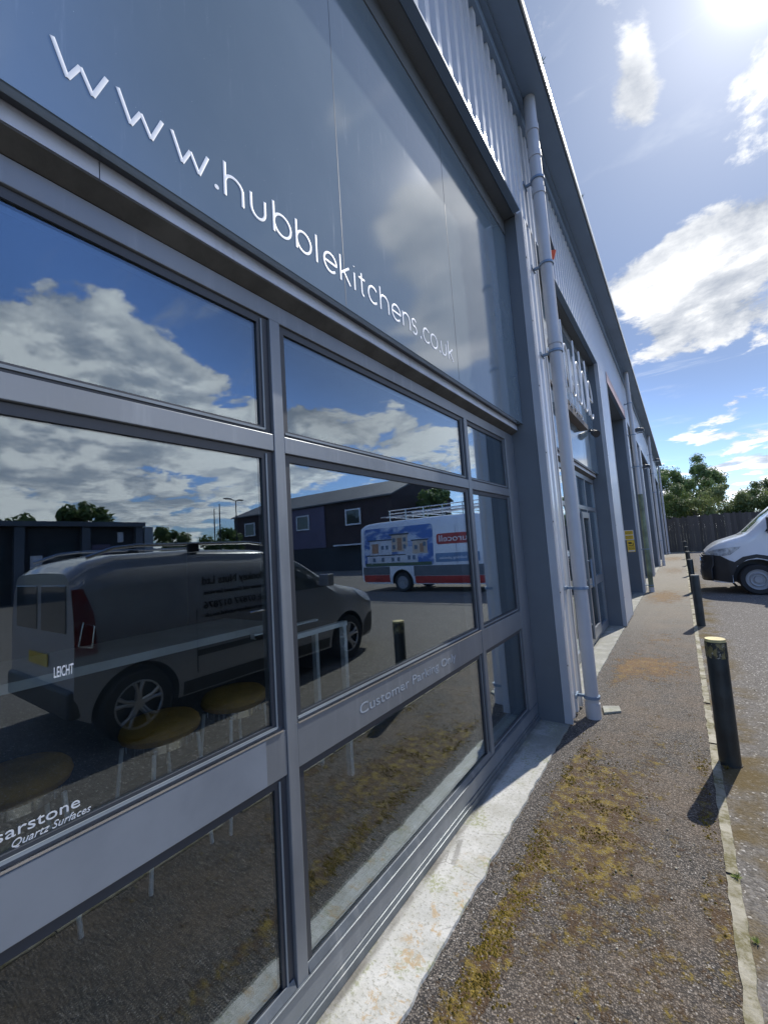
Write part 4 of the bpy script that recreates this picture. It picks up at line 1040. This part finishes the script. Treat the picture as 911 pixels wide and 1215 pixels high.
# ------------------------------------------------------------------ fence, trees
F = thing('wooden_fence', 'tall dark close-boarded timber fence closing the end of the car park', 'fence', (0, 35.6, 0))
bm = B(); x = -4.
rnd = random.Random(5)
while x < 16:
    w = .15; h = 2.42 + rnd.uniform(-.06, .06) + .03 * math.sin(x)
    v0 = len(bm.verts); dy = rnd.uniform(-.012, .012); box(bm, x, x + w, -.022 + dy, .0 + dy, .02, h); x += w + rnd.uniform(.001, .004)
obj('boards', bm, M_wood, F)
bm = B()
for z in (.4, 1.3, 2.1): box(bm, -4, 16, .04, .09, z, z + .09)
x = -4
while x < 16: box(bm, x, x + .1, .091, .18, 0, 2.5); x += 2.4
obj('rails_and_posts', bm, M_wood, F)

def tree(loc, label, h, crown, leaves, size, m, seed, clumps=26, trunk=.16, name='tree', low=.25, group=None, cat='tree'):
    """crown: (rx, ry, rz); leaf clumps hang on limbs through the crown's volume"""
    rnd = random.Random(seed); r = thing(name, label, cat, loc, group=group)
    rx, ry, rz = crown; cz = h - rz
    cl = []
    for k in range(clumps):
        for _ in range(30):
            p = Vector((rnd.uniform(-1, 1), rnd.uniform(-1, 1), rnd.uniform(-1, 1)))
            if .35 < p.length < 1: break
        q = Vector((p.x * rx, p.y * ry, cz + p.z * rz)); q.z = max(q.z, h * low * .6)
        cl.append((q, rnd.uniform(.20, .42) * min(rx, rz) * (1.1 - .3 * p.length)))
    bm = B(); base = Vector((0, 0, 0)); fork = Vector((rnd.uniform(-.1, .1), 0, max(.4, cz - rz * .6)))
    tube(bm, [base, fork * .5 + Vector((.05, 0, 0)), fork], [trunk, trunk * .8, trunk * .62], 8)
    for q, s in cl[::max(1, clumps // 12)]:
        mid = (fork + q) / 2 + Vector((rnd.uniform(-.2, .2), rnd.uniform(-.2, .2), .25)) * .6
        tube(bm, [fork, mid, q], [trunk * .45, trunk * .25, trunk * .08], 6)
    obj('trunk', bm, M_bark, r, smooth=True)
    vs, fs = [], []
    per = leaves // clumps
    for q, s in cl:
        for _ in range(per):
            while True:
                d = Vector((rnd.gauss(0, 1), rnd.gauss(0, 1), rnd.gauss(0, .8)))
                if d.length > .01: break
            d = d.normalized() * s * rnd.uniform(.35, 1.12); c = q + d
            n = (d.normalized() + Vector((rnd.uniform(-.9, .9), rnd.uniform(-.9, .9), rnd.uniform(-.2, .9)))).normalized()
            u = n.orthogonal().normalized(); a = rnd.uniform(0, 2 * PI); w = n.cross(u); u2 = u * math.cos(a) + w * math.sin(a); w2 = n.cross(u2)
            z = size * rnd.uniform(.6, 1.3); i = len(vs)
            vs += [c - u2 * z * .5, c + w2 * z * .26, c + u2 * z * .55, c - w2 * z * .26]; fs.append((i, i + 1, i + 2, i + 3))
    me = bpy.data.meshes.new('crown'); me.from_pydata([tuple(v) for v in vs], [], fs); me.materials.append(m)
    o = bpy.data.objects.new('crown', me); C.objects.link(o); o.parent = r
    return r
tg = 'trees beyond the fence'
tree((.6, 43.0, 0), 'dark rounded tree behind the fence at the end of the terrace', 7.4, (2.3, 2.2, 3.0), 20000, .15, M_leaf1, 1, 30, group=tg)
tree((2.0, 47.5, 0), 'tallest tree with an open leaning top behind the fence', 8.3, (1.9, 1.6, 2.4), 14000, .16, M_leaf1, 2, 26, group=tg)
tree((-1.4, 42., 0), 'dark tree half hidden by the end of the terrace', 7.9, (1.8, 2.0, 3.0), 11000, .16, M_leaf1, 3, 24, group=tg)
tree((7.0, 46, 0), 'rounded green tree behind the white van at the right edge', 5.6, (2.1, 1.6, 1.7), 10000, .15, M_leaf2, 4, 20, group=tg)
for i, (x, y, h, rx, m, lb_) in enumerate(((1.3, 38.2, 4.9, 1.5, M_leaf3, 'pale leafy shrub rising over the fence below the tall tree'), (2.8, 38.0, 4.6, 1.5, M_leaf3, 'low pale shrub on the fence right of the taller shrub'),
                                          (-.2, 38.5, 5.2, 1.3, M_leaf2, 'mid green shrub over the fence next to the building corner'), (4.3, 38.3, 4.4, 1.6, M_leaf2, 'flat topped shrub over the fence above the van bonnet'), (6.0, 38.4, 4.7, 1.7, M_leaf3, 'pale shrub over the fence behind the van windscreen'))):
    tree((x, y, 0), lb_, h, (rx, .9, h * .36), 8000, .12, m, 20 + i, 22, .06, 'shrub', .3, 'shrubs along the fence', 'shrub')
tg2 = 'trees behind the buildings opposite'
tree((31, 11.4, 0), 'broad tree rising behind the low shop units', 5.9, (1.6, 1.7, 1.7), 3500, .4, M_leaf1, 31, 22, group=tg2)
tree((33, 7.0, 0), 'dark green tree at the left behind the low shop units', 6.6, (2.2, 2.4, 2.2), 3000, .4, M_leaf1, 32, 20, group=tg2)
tree((27.5, 15.4, 0), 'dense dark bush right of the pale end wall', 4.3, (1.4, 1.5, 2.0), 3000, .34, M_leaf1, 33, 22, group=tg2)
tree((27, 19.2, 0), 'low dark tree beside the pole opposite', 4.2, (1.5, 1.7, 1.9), 3000, .34, M_leaf1, 34, 22, group=tg2)
tree((13.5, 29.5, 0), 'tree at the gable end of the maroon building', 6.6, (1.6, 1.6, 2.4), 3500, .34, M_leaf1, 35, 22, group=tg2)
tree((9.5, 33.5, 0), 'tree by the fence beyond the white van', 5.0, (2.0, 1.2, 1.7), 3000, .3, M_leaf2, 36, 22, group=tg2)

# ------------------------------------------------------------------ small things
bm = B(); prism_xy(bm, [(-.725, 4.20), (-.60, 4.30), (-.63, 4.42), (-.76, 4.36)], .003, .022)
tag(obj('drain_slab', bm, M_conc, bevel=.004), 'small pale drain slab on the pavement at the foot of the downpipe', 'drain cover')
# moss cushions growing on the pavement
bm = B(); rnd = random.Random(8)
for k in range(5200):
    s = rnd.choice(MOSS[:7] + [MOSS[0], MOSS[2]] + MOSS[12:14]); x = rnd.gauss(s[0], s[2] * .62); y = rnd.gauss(s[1], s[3] * .62)
    if x < -.92 or x > .1 or y < .9: continue
    if noise.noise((x * 7, y * 7, 2.)) + .5 * noise.noise((x * 23, y * 23, 5.)) < .08: continue
    r_ = rnd.uniform(.003, .010); h = r_ * rnd.uniform(.5, .9)
    ring = [bm.verts.new((x + r_ * math.cos(a + k) * rnd.uniform(.7, 1.2), y + r_ * math.sin(a + k) * rnd.uniform(.7, 1.2), .002)) for a in (0, 1.26, 2.51, 3.77, 5.03)]
    top = bm.verts.new((x + rnd.uniform(-.002, .002), y, .003 + h))
    for i in range(5): bm.faces.new((ring[i], ring[(i + 1) % 5], top))
tag(obj('moss', bm, M_moss, smooth=True), 'yellow-brown moss cushions scattered over the coarse asphalt', 'moss', kind='stuff')
# loose stones
bm = B()
for k in range(260):
    x = rnd.uniform(-.9, .9); y = 1. + 7 * rnd.random() ** 1.6; r_ = rnd.uniform(.003, .007)
    p = bmesh.ops.create_icosphere(bm, subdivisions=1, radius=r_, matrix=Matrix.Translation((x, y, .004 + r_ * .4)) @ Matrix.Diagonal((1, rnd.uniform(.6, 1.2), .6, 1)))
tag(obj('loose_stones', bm, M_kerb), 'small pale loose stones lying on the asphalt', 'stones', kind='stuff')
# weed tufts along the kerb line and in the gutter
M_sprig = leaf_mat('fresh_sprig', (.20, .28, .05), (.32, .38, .09))
def weed(loc, label, n, s, m, up=.6):
    bm = B(); rnd2 = random.Random(int(loc[1] * 100))
    for k in range(n):
        a = rnd2.uniform(0, 2 * PI); L = s * rnd2.uniform(.5, 1.2); d = Vector((math.cos(a), math.sin(a), rnd2.uniform(.1, up) * 2)).normalized(); sd = d.cross(Vector((0, 0, 1))).normalized() * s * .045
        v = [bm.verts.new(p) for p in (-sd * .4, sd * .4, d * L * .6 + sd, d * L, d * L * .6 - sd)]
        bm.faces.new(v)
    o = obj('weed', bm, m, loc=loc); tag(o, label, 'weed', 'weeds in cracks and gutters'); sm = o.modifiers.new('s', 'SOLIDIFY'); sm.thickness = s * .01
weed((.07, 2.18, .004), 'bright green weed sprouting beside the kerb line', 60, .02, M_sprig)
weed((.04, 2.52, .004), 'dry yellowish tuft in the kerb line behind the bright green weed', 50, .028, M_sprig)
weed((.08, 3.60, .004), 'small tuft of grass at the foot of the nearest bollard', 40, .03, M_moss)
weed((-.62, 3.95, ZT + .27), 'weed growing out of the gutter above the first downpipe', 30, .06, M_leaf1, 1.2)
weed((-.62, 5.95, ZT + .27), 'weed growing out of the gutter over the second bay', 24, .06, M_leaf1, 1.2)
